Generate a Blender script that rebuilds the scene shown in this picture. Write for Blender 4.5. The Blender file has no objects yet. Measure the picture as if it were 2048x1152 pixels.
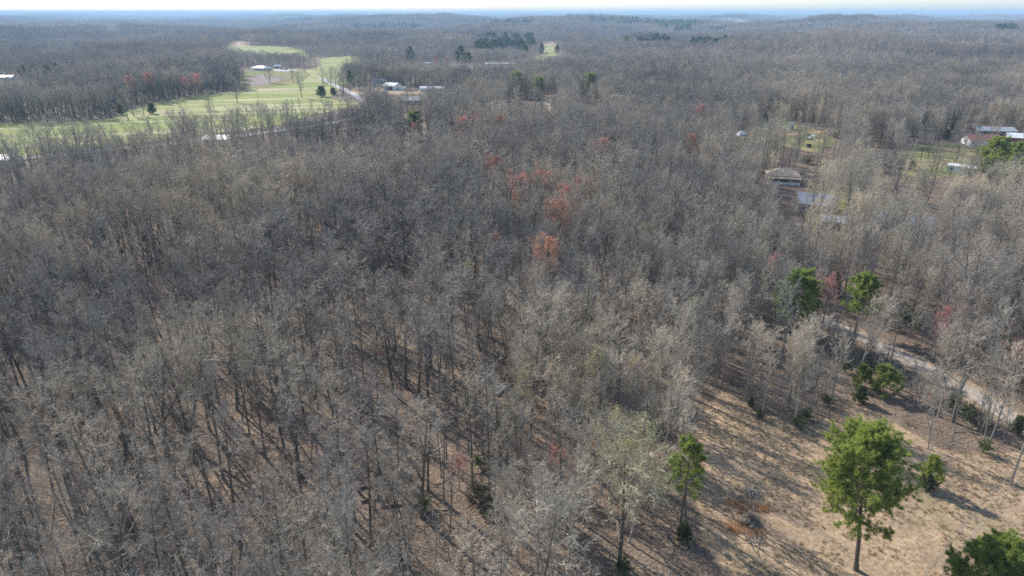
import bpy, math, random
import numpy as np
from mathutils import Vector, Matrix, Euler
from mathutils.geometry import delaunay_2d_cdt

SC = bpy.context.scene
COL = SC.collection
R = math.radians
PI = math.pi

# ------------------------------------------------------------------ camera
CAMZ = 60.0
PITCH = R(21.82)                       # downward tilt
FPX = 1366.0                           # focal length in pixels of the 2048 px wide photograph
cam = bpy.data.cameras.new('camera')
cam.sensor_width = 36.0
cam.lens = 36.0 * FPX / 2048.0
cam.clip_start = 0.5
cam.clip_end = 90000.0
camo = bpy.data.objects.new('camera', cam)
COL.objects.link(camo)
camo.location = (0, 0, CAMZ)
camo.rotation_euler = (PI / 2 - PITCH, R(0.0), 0)
SC.camera = camo

# ------------------------------------------------------------------ light
SUN_EL, SUN_AZ = R(32), R(-41)         # azimuth measured clockwise from straight ahead (+Y)
w = bpy.data.worlds.new('World')
SC.world = w
w.use_nodes = True
nt = w.node_tree
sky = nt.nodes.new('ShaderNodeTexSky')
sky.sky_type = 'NISHITA'
sky.sun_disc = False
sky.sun_elevation = SUN_EL
sky.sun_rotation = SUN_AZ
sky.air_density = 1.0
sky.dust_density = 0.4
sky.ozone_density = 1.0
bg = nt.nodes['Background']
bg.inputs['Strength'].default_value = 0.14
nt.links.new(sky.outputs[0], bg.inputs['Color'])
sl = bpy.data.lights.new('sun', 'SUN')
sl.energy = 4.7
sl.angle = R(0.53)
sl.color = (1.0, 0.955, 0.885)
so = bpy.data.objects.new('sun', sl)
COL.objects.link(so)
sdir = Vector((math.sin(SUN_AZ) * math.cos(SUN_EL), math.cos(SUN_AZ) * math.cos(SUN_EL), math.sin(SUN_EL)))
so.rotation_euler = sdir.to_track_quat('Z', 'Y').to_euler()
so.location = (-200, 200, 200)
SC.view_settings.view_transform = 'Standard'
SC.view_settings.look = 'None'
SC.view_settings.gamma = 1.0
SC.view_settings.use_curve_mapping = False
SC.view_settings.exposure = 0.6
cy = SC.cycles
cy.max_bounces = 6
cy.diffuse_bounces = 4
cy.glossy_bounces = 1
cy.transmission_bounces = 2
cy.transparent_max_bounces = 8
cy.volume_bounces = 0
cy.use_denoising = False
cy.use_adaptive_sampling = False
cy.sample_clamp_indirect = 3.0
cy.sample_clamp_direct = 6.0
cy.filter_width = 1.6

# ------------------------------------------------------------------ terrain
HW = [(430, 1.3, 0.4, 1.3), (690, 4.6, 1.9, 0.2), (1150, 11.5, 2.7, 2.0), (1900, 10.5, 0.9, 4.1), (3100, 18.0, 3.6, 5.0)]


def smooth(a, b, x):
    t = np.clip((x - a) / (b - a), 0, 1)
    return t * t * (3 - 2 * t)


def H(x, y):
    """Height of the ground."""
    x = np.asarray(x, float)
    y = np.asarray(y, float)
    d = np.hypot(x, y)
    z = 0
    for L, a, th, ph in HW:
        k = 2 * PI / L
        z = z + a * np.sin(k * (x * math.cos(th) + y * math.sin(th)) + ph + 0.6 * np.sin(k * 0.7 * (y * math.cos(th) - x * math.sin(th)) + ph * 2))
    z = z * smooth(260, 2100, d) * (0.6 + 0.4 * smooth(800, 4000, d))
    az = np.arctan2(x, y)
    far = 11 * smooth(9000, 15000, d) * (0.75 + 0.18 * np.sin(az * 9 + 1.0) + 0.12 * np.sin(az * 23 + 2.0) + 0.3 * smooth(0.0, -0.6, az))
    return z + far


CP, SP = math.cos(PITCH), math.sin(PITCH)


def ray(px, py):
    r = (px - 1024) / FPX
    d = (py - 576) / FPX
    return np.array((r, CP - d * SP, -(SP + d * CP)))


def spot(px, py, z=0.0):
    """Where the sight line through a pixel of the 2048 px wide photograph meets the level z above the ground."""
    v = ray(px, py)
    t0, t = 0.0, 10.0
    o = np.array((0, 0, CAMZ))
    while t < 60000:
        p = o + v * t
        if p[2] < float(H(p[0], p[1])) + z:
            break
        t0 = t
        t *= 1.01
    for _ in range(24):
        m = (t0 + t) / 2
        p = o + v * m
        if p[2] < float(H(p[0], p[1])) + z:
            t = m
        else:
            t0 = m
    p = o + v * t
    return float(p[0]), float(p[1])


def proj(x, y, z):
    """World to pixel (2048 px wide frame)."""
    x, y, z = np.asarray(x, float), np.asarray(y, float), np.asarray(z, float) - CAMZ
    dep = y * CP - z * SP
    up = y * SP + z * CP
    return 1024 + FPX * x / dep, 576 - FPX * up / dep, dep


# ------------------------------------------------------------------ material helpers
def nodes_of(name):
    m = bpy.data.materials.new(name)
    m.use_nodes = True
    t = m.node_tree
    return m, t, t.nodes['Principled BSDF']


def noise(t, scale, detail=3, rough=0.6, vec=None, dist=0.0):
    n = t.nodes.new('ShaderNodeTexNoise')
    n.inputs['Scale'].default_value = scale
    n.inputs['Detail'].default_value = detail
    n.inputs['Roughness'].default_value = rough
    n.inputs['Distortion'].default_value = dist
    if vec is not None:
        t.links.new(vec, n.inputs['Vector'])
    return n.outputs['Fac']


def ramp(t, fac, stops):
    n = t.nodes.new('ShaderNodeValToRGB')
    e = n.color_ramp.elements
    while len(e) < len(stops):
        e.new(0.5)
    for el, (p, c) in zip(e, stops):
        el.position = p
        el.color = (c[0], c[1], c[2], 1)
    t.links.new(fac, n.inputs[0])
    return n.outputs[0]


def mixc(t, fac, a, b, mode='MIX'):
    n = t.nodes.new('ShaderNodeMix')
    n.data_type = 'RGBA'
    n.blend_type = mode
    for sock, v in ((n.inputs[0], fac), (n.inputs[6], a), (n.inputs[7], b)):
        if hasattr(v, 'links'):
            t.links.new(v, sock)
        elif sock.type == 'VALUE':
            sock.default_value = v
        else:
            sock.default_value = (v[0], v[1], v[2], 1)
    return n.outputs[2]


def position(t, scale=None):
    g = t.nodes.new('ShaderNodeNewGeometry').outputs['Position']
    if scale is None:
        return g
    n = t.nodes.new('ShaderNodeVectorMath')
    n.operation = 'MULTIPLY'
    n.inputs[1].default_value = scale
    t.links.new(g, n.inputs[0])
    return n.outputs[0]


def objco(t, scale=None):
    g = t.nodes.new('ShaderNodeTexCoord').outputs['Object']
    if scale is None:
        return g
    n = t.nodes.new('ShaderNodeVectorMath')
    n.operation = 'MULTIPLY'
    n.inputs[1].default_value = scale
    t.links.new(g, n.inputs[0])
    return n.outputs[0]


def rnd_tint(t, col, stops):
    """Multiply a colour by a tint chosen by the object's (or instance's) own random number."""
    o = t.nodes.new('ShaderNodeObjectInfo')
    r_ = ramp(t, o.outputs['Random'], stops)
    return mixc(t, 1.0, col, r_, 'MULTIPLY')


def bump(t, p, fac, strength, dist):
    b = t.nodes.new('ShaderNodeBump')
    b.inputs['Strength'].default_value = strength
    b.inputs['Distance'].default_value = dist
    t.links.new(fac, b.inputs['Height'])
    t.links.new(b.outputs[0], p.inputs['Normal'])


def setcol(t, p, c):
    t.links.new(c, p.inputs['Base Color'])


def plain(name, c, rough=0.7, var=0.15, scale=3.0, metal=0.0, stretch=None):
    m, t, p = nodes_of(name)
    f = noise(t, scale, 4, 0.6, objco(t, stretch))
    lo = [max(0, v * (1 - var)) for v in c]
    hi = [min(1, v * (1 + var)) for v in c]
    setcol(t, p, ramp(t, f, [(0.3, lo), (0.7, hi)]))
    p.inputs['Roughness'].default_value = rough
    p.inputs['Metallic'].default_value = metal
    return m


TINT = [(0.0, (0.58, 0.57, 0.60)), (0.2, (1.0, 0.94, 0.90)), (0.38, (0.74, 0.77, 0.78)), (0.55, (1.18, 1.08, 0.98)),
        (0.7, (0.84, 0.82, 0.74)), (0.85, (1.30, 1.20, 1.06)), (1.0, (0.68, 0.66, 0.70))]


def bark(name, c, tint=True, scale=(3, 3, 0.6)):
    m, t, p = nodes_of(name)
    f = noise(t, 1.6, 5, 0.7, objco(t, scale))
    col = ramp(t, f, [(0.3, [v * 0.62 for v in c]), (0.5, c), (0.72, [min(1, v * 1.4) for v in c])])
    if tint:
        col = rnd_tint(t, col, TINT)
        st = noise(t, 0.014, 3, 0.55, position(t))          # stands of different species
        col = mixc(t, 1.0, col, ramp(t, st, [(0.34, (0.66, 0.66, 0.70)), (0.5, (1.0, 0.99, 0.97)), (0.66, (1.28, 1.24, 1.12))]), 'MULTIPLY')
    setcol(t, p, col)
    p.inputs['Roughness'].default_value = 0.65
    p.inputs['Specular IOR Level'].default_value = 0.4
    return m


def leafy(name, c, tint=None, trans=0.35):
    m, t, p = nodes_of(name)
    f = noise(t, 0.8, 4, 0.65, objco(t))
    col = ramp(t, f, [(0.3, [v * 0.7 for v in c]), (0.7, [v * 1.3 for v in c])])
    if tint:
        col = rnd_tint(t, col, tint)
    setcol(t, p, col)
    p.inputs['Roughness'].default_value = 0.55
    tr = t.nodes.new('ShaderNodeBsdfTranslucent')
    t.links.new(col, tr.inputs['Color'])
    mx = t.nodes.new('ShaderNodeMixShader')
    mx.inputs[0].default_value = trans
    t.links.new(p.outputs[0], mx.inputs[1])
    t.links.new(tr.outputs[0], mx.inputs[2])
    t.links.new(mx.outputs[0], t.nodes['Material Output'].inputs['Surface'])
    return m


def litter_colour(t):
    pos = position(t)
    f1 = noise(t, 2.4, 4, 0.75, pos)
    f2 = noise(t, 0.16, 3, 0.6, pos)
    f3 = noise(t, 6.0, 2, 0.6, pos)
    leaf = ramp(t, f1, [(0.30, (0.062, 0.046, 0.035)), (0.46, (0.165, 0.128, 0.097)), (0.58, (0.27, 0.218, 0.166)), (0.70, (0.50, 0.42, 0.335))])
    warm = ramp(t, f2, [(0.35, (0.78, 0.74, 0.72)), (0.65, (1.18, 1.08, 1.0))])
    c = mixc(t, 1.0, leaf, warm, 'MULTIPLY')
    return c, f1, f3


M = {}
m, t, p = nodes_of('leaf_litter')
c, f1, f3 = litter_colour(t)
setcol(t, p, c)
p.inputs['Roughness'].default_value = 0.9
p.inputs['Specular IOR Level'].default_value = 0.1
bump(t, p, f1, 0.7, 0.25)
M['litter'] = m


def soft_edged(m, t, p, width=0.5, scale=0.22):
    """Let a ground sheet fray out along its border (attribute 'edge': 0 on the border, 1 inside)."""
    a = t.nodes.new('ShaderNodeAttribute')
    a.attribute_name = 'edge'
    n = noise(t, scale, 5, 0.7, position(t))
    ad = t.nodes.new('ShaderNodeMath')
    ad.operation = 'ADD'
    t.links.new(a.outputs['Fac'], ad.inputs[0])
    t.links.new(n, ad.inputs[1])
    rp = ramp(t, ad.outputs[0], [(width, (0, 0, 0)), (width + 0.22, (1, 1, 1))])
    tr = t.nodes.new('ShaderNodeBsdfTransparent')
    mx = t.nodes.new('ShaderNodeMixShader')
    t.links.new(rp, mx.inputs[0])
    t.links.new(tr.outputs[0], mx.inputs[1])
    t.links.new(p.outputs[0], mx.inputs[2])
    t.links.new(mx.outputs[0], t.nodes['Material Output'].inputs['Surface'])


def meadow(name, lo, mid, hi, green, sc=1.0, streak=None, gthr=(0.5, 0.7), edge=None):
    m, t, p = nodes_of(name)
    pos = position(t)
    f1 = noise(t, 1.5 * sc, 5, 0.75, pos)
    c = ramp(t, f1, [(0.32, lo), (0.5, mid), (0.68, hi)])
    f2 = noise(t, 0.06 * sc, 4, 0.65, pos)
    c = mixc(t, ramp(t, f2, [(gthr[0], (0, 0, 0)), (gthr[1], (1, 1, 1))]), c, green)
    f3 = noise(t, 0.25 * sc, 3, 0.6, pos)
    c = mixc(t, 1.0, c, ramp(t, f3, [(0.3, (0.8, 0.8, 0.8)), (0.7, (1.15, 1.13, 1.1))]), 'MULTIPLY')
    if streak:
        ang, per, amount, colr = streak
        mp = t.nodes.new('ShaderNodeMapping')
        mp.inputs['Rotation'].default_value = (0, 0, ang)
        t.links.new(pos, mp.inputs['Vector'])
        wv = t.nodes.new('ShaderNodeTexNoise')
        wv.inputs['Scale'].default_value = 1.0
        wv.inputs['Detail'].default_value = 2
        mp2 = t.nodes.new('ShaderNodeVectorMath')
        mp2.operation = 'MULTIPLY'
        mp2.inputs[1].default_value = (1 / per, 0.06 / per, 1)
        t.links.new(mp.outputs[0], mp2.inputs[0])
        t.links.new(mp2.outputs[0], wv.inputs['Vector'])
        c = mixc(t, ramp(t, wv.outputs['Fac'], [(0.5, (0, 0, 0)), (0.66, (amount,) * 3)]), c, colr)
    setcol(t, p, c)
    p.inputs['Roughness'].default_value = 0.95
    p.inputs['Specular IOR Level'].default_value = 0.1
    bump(t, p, f1, 0.8, 0.2)
    if edge:
        soft_edged(m, t, p, *edge)
    return m


M['dry_grass'] = meadow('dry_grass_turf', (0.20, 0.135, 0.084), (0.41, 0.29, 0.184), (0.57, 0.44, 0.30), (0.27, 0.23, 0.115), 1.0,
                        (R(-38), 1.1, 0.5, (0.28, 0.215, 0.15)), (0.54, 0.78), (0.55, 0.16))
M['green_field'] = meadow('green_pasture_turf', (0.16, 0.195, 0.045), (0.245, 0.285, 0.075), (0.345, 0.36, 0.125), (0.36, 0.32, 0.16), 0.3,
                          (R(78), 9.0, 0.85, (0.52, 0.44, 0.29)), (0.5, 0.75))
M['lawn'] = meadow('lawn_turf', (0.10, 0.13, 0.035), (0.19, 0.21, 0.06), (0.27, 0.27, 0.10), (0.30, 0.24, 0.13), 0.7, None, (0.45, 0.6), (0.5, 0.1))
M['tan_field'] = meadow('tan_stubble', (0.30, 0.21, 0.13), (0.42, 0.32, 0.21), (0.55, 0.44, 0.32), (0.38, 0.24, 0.15), 0.3)
M['brush_ground'] = meadow('brush_hillside', (0.16, 0.13, 0.12), (0.28, 0.23, 0.21), (0.40, 0.35, 0.32), (0.22, 0.2, 0.12), 0.4, None, (0.5, 0.7), (0.6, 0.06))
M['gravel'] = meadow('gravel_surface', (0.28, 0.235, 0.19), (0.44, 0.375, 0.31), (0.58, 0.51, 0.44), (0.30, 0.25, 0.2), 1.5)
M['gravel_pale'] = meadow('pale_gravel_surface', (0.36, 0.33, 0.31), (0.50, 0.47, 0.45), (0.62, 0.59, 0.56), (0.4, 0.34, 0.3), 0.6)
M['verge'] = meadow('verge_dry_grass', (0.22, 0.15, 0.10), (0.36, 0.26, 0.18), (0.48, 0.37, 0.27), (0.24, 0.2, 0.1), 1.0, None, (0.55, 0.75), (0.5, 0.3))
M['track'] = meadow('worn_track_soil', (0.24, 0.18, 0.13), (0.34, 0.27, 0.20), (0.44, 0.36, 0.28), (0.3, 0.22, 0.13), 1.5, None, (0.5, 0.75), (0.75, 0.4))
M['dirt'] = meadow('orange_dirt', (0.34, 0.19, 0.11), (0.46, 0.28, 0.17), (0.55, 0.38, 0.25), (0.36, 0.3, 0.18), 0.5)

M['bark'] = bark('grey_bark', (0.155, 0.145, 0.128))
M['twig'] = bark('grey_twig_bark', (0.42, 0.383, 0.333))
M['bark_pale'] = bark('pale_grey_bark', (0.34, 0.318, 0.28))
M['twig_pale'] = bark('pale_twig_bark', (0.485, 0.448, 0.39))
M['bark_far'] = bark('far_woodland_bark', (0.365, 0.327, 0.29), False)
t = M['bark_far'].node_tree
p = t.nodes['Principled BSDF']
src = p.inputs['Base Color'].links[0].from_socket
f = noise(t, 0.07, 2, 0.5, position(t))
c = mixc(t, 1.0, src, ramp(t, f, [(0.32, (0.55, 0.55, 0.58)), (0.5, (1.0, 0.97, 0.95)), (0.68, (1.4, 1.27, 1.16))]), 'MULTIPLY')
f = noise(t, 0.0045, 4, 0.6, position(t))
setcol(t, p, mixc(t, 1.0, c, ramp(t, f, [(0.36, (0.72, 0.70, 0.72)), (0.5, (1.0, 1.0, 1.0)), (0.64, (1.25, 1.2, 1.12))]), 'MULTIPLY'))
M['pine_bark'] = bark('pine_bark', (0.115, 0.088, 0.07), False)
GT = [(0.0, (0.92, 0.94, 0.9)), (0.5, (1, 1, 1)), (1.0, (1.12, 1.08, 0.95))]
M['needle'] = leafy('pine_needles', (0.305, 0.365, 0.082), GT, 0.5)
M['needle_dark'] = leafy('dark_needles', (0.10, 0.145, 0.055), GT, 0.35)
M['cedar'] = leafy('cedar_scales', (0.18, 0.19, 0.09), GT, 0.45)
M['shrub'] = leafy('shrub_leaves', (0.16, 0.19, 0.06), GT, 0.45)
M['shrub_dim'] = leafy('dull_shrub_leaves', (0.14, 0.14, 0.07), GT, 0.4)
M['bud_red'] = leafy('red_buds', (0.56, 0.21, 0.165), [(0, (0.8, 0.8, 0.8)), (1, (1.2, 1.3, 1.2))], 0.4)
M['bud_orange'] = leafy('orange_buds', (0.60, 0.28, 0.155), [(0, (0.8, 0.8, 0.8)), (1, (1.1, 1.2, 1.2))], 0.4)
M['bud_pink'] = leafy('pink_red_buds', (0.54, 0.19, 0.18), [(0, (0.9, 0.9, 0.9)), (1, (1.1, 1.1, 1.1))], 0.4)
M['bud_yellow'] = leafy('yellow_green_buds', (0.34, 0.34, 0.10), None, 0.4)
M['blossom'] = leafy('white_blossom', (0.62, 0.60, 0.45), None, 0.4)
M['orange_grass'] = leafy('orange_dead_grass_blades', (0.60, 0.36, 0.18), None, 0.3)
M['dead_wood'] = bark('weathered_dead_wood', (0.30, 0.27, 0.24), False)
M['log'] = bark('dark_log_bark', (0.13, 0.10, 0.08), False, (0.6, 3, 3))
M['white_paint'] = plain('white_painted_siding', (0.74, 0.75, 0.74), 0.6, 0.06, 2.0)
M['white_metal'] = plain('white_roof_metal', (0.78, 0.78, 0.77), 0.45, 0.06, 0.6)
M['pale_blue'] = plain('pale_blue_siding', (0.55, 0.64, 0.70), 0.6, 0.06, 2.0)
M['grey_roof'] = plain('grey_shingle_roof', (0.26, 0.26, 0.265), 0.85, 0.2, 3.0)
M['grey_metal'] = plain('grey_roof_metal', (0.42, 0.45, 0.48), 0.45, 0.15, 0.8)
M['rust_metal'] = plain('patched_roof_metal', (0.52, 0.50, 0.47), 0.5, 0.45, 0.5, stretch=(1.0, 0.15, 1))
M['brown_roof'] = plain('tan_brown_shingle_roof', (0.50, 0.39, 0.30), 0.85, 0.16, 2.0)
M['blue_roof'] = plain('blue_metal_roof', (0.27, 0.31, 0.37), 0.5, 0.15, 1.0)
M['red_roof'] = plain('faded_red_roof', (0.42, 0.17, 0.13), 0.7, 0.2, 1.0)
M['red_wall'] = plain('red_barn_siding', (0.30, 0.075, 0.06), 0.7, 0.15, 2.0)
M['brick'] = plain('brown_brick', (0.27, 0.17, 0.13), 0.85, 0.2, 6.0)
M['dark_wall'] = plain('dark_brown_siding', (0.10, 0.085, 0.075), 0.8, 0.2, 2.0)
M['beige_wall'] = plain('beige_siding', (0.52, 0.46, 0.36), 0.7, 0.1, 2.0)
M['trim'] = plain('white_trim', (0.78, 0.78, 0.76), 0.5, 0.04, 2.0)
M['wood_pole'] = plain('weathered_pole_wood', (0.30, 0.26, 0.215), 0.85, 0.25, 2.0, stretch=(4, 4, 0.3))
M['car_white'] = plain('white_car_paint', (0.72, 0.73, 0.74), 0.25, 0.02, 1.0)
M['car_dark'] = plain('dark_car_paint', (0.035, 0.04, 0.05), 0.25, 0.1, 1.0)
M['car_silver'] = plain('silver_car_paint', (0.45, 0.46, 0.48), 0.3, 0.05, 1.0)
M['rubber'] = plain('tyre_rubber', (0.02, 0.02, 0.02), 0.8, 0.2, 5.0)
M['steel'] = plain('galvanised_steel', (0.45, 0.45, 0.46), 0.4, 0.1, 2.0, 0.6)
m, t, p = nodes_of('window_glass')
p.inputs['Base Color'].default_value = (0.025, 0.03, 0.035, 1)
p.inputs['Roughness'].default_value = 0.08
M['glass'] = m
M['opening'] = plain('dark_interior', (0.03, 0.027, 0.025), 0.9, 0.2, 1.0)
M['tarp'] = plain('white_tarpaulin', (0.75, 0.76, 0.77), 0.5, 0.08, 1.5)


# ------------------------------------------------------------------ mesh helpers
class MB:
    """Collects quads and triangles into one mesh."""

    def __init__(s):
        s.V, s.Q, s.T, s.qm, s.tm, s.n = [], [], [], [], [], 0

    def add(s, V, Q=None, T=None, mi=0):
        V = np.asarray(V, float).reshape(-1, 3)
        if Q is not None and len(Q):
            s.Q.append(np.asarray(Q, np.int64).reshape(-1, 4) + s.n)
            s.qm.append(np.full(len(s.Q[-1]), mi))
        if T is not None and len(T):
            s.T.append(np.asarray(T, np.int64).reshape(-1, 3) + s.n)
            s.tm.append(np.full(len(s.T[-1]), mi))
        s.V.append(V)
        s.n += len(V)
        return s

    def arrays(s):
        V = np.concatenate(s.V) if s.V else np.zeros((0, 3))
        Q = np.concatenate(s.Q) if s.Q else np.zeros((0, 4), np.int64)
        T = np.concatenate(s.T) if s.T else np.zeros((0, 3), np.int64)
        qm = np.concatenate(s.qm) if s.qm else np.zeros(0, np.int64)
        tm = np.concatenate(s.tm) if s.tm else np.zeros(0, np.int64)
        return V, Q, T, qm, tm

    def merge(s, other, mat=None, mi=None):
        V, Q, T, qm, tm = other.arrays() if isinstance(other, MB) else other
        if mat is not None:
            V = V @ mat[:3, :3].T + mat[:3, 3]
        if len(Q):
            s.Q.append(Q + s.n)
            s.qm.append(qm if mi is None else np.full(len(Q), mi))
        if len(T):
            s.T.append(T + s.n)
            s.tm.append(tm if mi is None else np.full(len(T), mi))
        s.V.append(V)
        s.n += len(V)
        return s

    def box(s, x0, x1, y0, y1, z0, z1, mi=0):
        V = [(x, y, z) for z in (z0, z1) for y in (y0, y1) for x in (x0, x1)]
        return s.add(V, [(0, 2, 3, 1), (4, 5, 7, 6), (0, 1, 5, 4), (2, 6, 7, 3), (0, 4, 6, 2), (1, 3, 7, 5)], None, mi)

    def tube(s, pts, radii, sides=8, mi=0, cap=True):
        P = np.asarray(pts, float)[None]
        Rr = np.asarray(radii, float)[None]
        s.tubes(P, Rr, sides, mi)
        if cap:
            k = P.shape[1]
            b = s.n - k * sides
            c = s.n
            s.V.append(P[0, [0, -1]])
            s.n += 2
            T = []
            for i in range(sides):
                j = (i + 1) % sides
                T += [(c, b + j, b + i), (c + 1, b + (k - 1) * sides + i, b + (k - 1) * sides + j)]
            s.T.append(np.array(T))
            s.tm.append(np.full(len(T), mi))
        return s

    def tubes(s, P, Rr, sides=3, mi=0):
        n, k, _ = P.shape
        if n == 0:
            return s
        tan = np.gradient(P, axis=1)
        tan /= np.linalg.norm(tan, axis=2, keepdims=True) + 1e-9
        d = P[:, -1] - P[:, 0]
        d /= np.linalg.norm(d, axis=1, keepdims=True) + 1e-9
        ref = np.where(np.abs(d[:, 2:3]) > 0.9, np.array([[1.0, 0, 0]]), np.array([[0, 0, 1.0]]))
        ref = np.repeat(ref[:, None], k, 1)
        u = np.cross(tan, ref)
        u /= np.linalg.norm(u, axis=2, keepdims=True) + 1e-9
        v = np.cross(tan, u)
        a = np.arange(sides) * 2 * PI / sides
        ring = P[:, :, None] + Rr[:, :, None, None] * (np.cos(a)[None, None, :, None] * u[:, :, None] + np.sin(a)[None, None, :, None] * v[:, :, None])
        V = ring.reshape(-1, 3)
        i, j, q = np.meshgrid(np.arange(n), np.arange(k - 1), np.arange(sides), indexing='ij')
        b = i * k * sides + j * sides
        q2 = (q + 1) % sides
        Q = np.stack([b + q, b + q2, b + sides + q2, b + sides + q], -1).reshape(-1, 4)
        return s.add(V, Q, None, mi)

    def mesh(s, name, mats, smooth_=False):
        V, Q, T, qm, tm = s.arrays()
        me = bpy.data.meshes.new(name)
        me.vertices.add(len(V))
        me.vertices.foreach_set('co', V.astype(np.float32).ravel())
        nl = len(Q) * 4 + len(T) * 3
        me.loops.add(nl)
        me.loops.foreach_set('vertex_index', np.concatenate([Q.ravel(), T.ravel()]).astype(np.int32))
        me.polygons.add(len(Q) + len(T))
        st = np.concatenate([np.arange(len(Q)) * 4, len(Q) * 4 + np.arange(len(T)) * 3]).astype(np.int32)
        me.polygons.foreach_set('loop_start', st)
        me.polygons.foreach_set('material_index', np.concatenate([qm, tm]).astype(np.int32))
        me.polygons.foreach_set('use_smooth', np.full(len(Q) + len(T), smooth_))
        for mm in (mats if isinstance(mats, (list, tuple)) else [mats]):
            me.materials.append(mm)
        me.update(calc_edges=True)
        me.validate()
        return me


def link(name, data, parent=None):
    o = bpy.data.objects.new(name, data)
    COL.objects.link(o)
    if parent is not None:
        o.parent = parent
    return o


def tag(o, label=None, cat=None, group=None, kind=None):
    if label:
        o['label'] = label
    if cat:
        o['category'] = cat
    if group:
        o['group'] = group
    if kind:
        o['kind'] = kind
    return o


def thing(name, label, cat, loc, rz=0.0, group=None, scale=1.0):
    o = link(name, None)
    o.empty_display_size = 0.5
    o.location = loc
    o.rotation_euler = (0, 0, rz)
    o.scale = (scale,) * 3 if not isinstance(scale, tuple) else scale
    return tag(o, label, cat, group)


def part(name, mb, mats, parent, smooth_=False):
    return link(name, mb.mesh(name, mats, smooth_) if isinstance(mb, MB) else mb, parent)


def unit(v):
    return v / (np.linalg.norm(v, axis=-1, keepdims=True) + 1e-9)


# ------------------------------------------------------------------ plant generators
def grow(rng, base, d, L, r0, k, up=0.0, jit=0.08, taper=0.3):
    """Polylines from base along d, bending upward (up) and wandering (jit)."""
    n = len(base)
    P = np.zeros((n, k, 3))
    P[:, 0] = base
    d = unit(d)
    st = (L / (k - 1))[:, None]
    for i in range(1, k):
        P[:, i] = P[:, i - 1] + d * st
        d = unit(d + np.array([0, 0, up]) + rng.normal(0, jit, (n, 3)))
    Rr = r0[:, None] * np.linspace(1, taper, k)[None]
    return P, Rr


def branch(rng, P, Rr, n_per, trange, ang, ratio, k, up=0.0, jit=0.08, rr=0.6, taper=0.35, tipshrink=0.45, rmin=0.0, lift=0.0):
    N, K, _ = P.shape
    idx = np.repeat(np.arange(N), n_per)
    j = np.tile(np.arange(n_per), N)
    t = trange[0] + (trange[1] - trange[0]) * (j + rng.random(len(idx))) / n_per
    f = t * (K - 1)
    i0 = np.clip(f.astype(int), 0, K - 2)
    wv = (f - i0)[:, None]
    base = P[idx, i0] * (1 - wv) + P[idx, i0 + 1] * wv
    rad = Rr[idx, i0] * (1 - wv[:, 0]) + Rr[idx, i0 + 1] * wv[:, 0]
    tan = unit(P[idx, i0 + 1] - P[idx, i0])
    q = rng.normal(0, 1, (len(idx), 3))
    q = unit(q - (q * tan).sum(1, keepdims=True) * tan)
    a = rng.normal(ang[0], ang[1], len(idx))[:, None]
    d = tan * np.cos(a) + q * np.sin(a)
    d[:, 2] += lift
    Lp = np.linalg.norm(np.diff(P, axis=1), axis=2).sum(1)[idx]
    L = Lp * ratio * (1 - tipshrink * t) * rng.uniform(0.65, 1.2, len(idx))
    return grow(rng, base, d, L, np.maximum(rad * rr, rmin), k, up, jit, taper)


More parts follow.
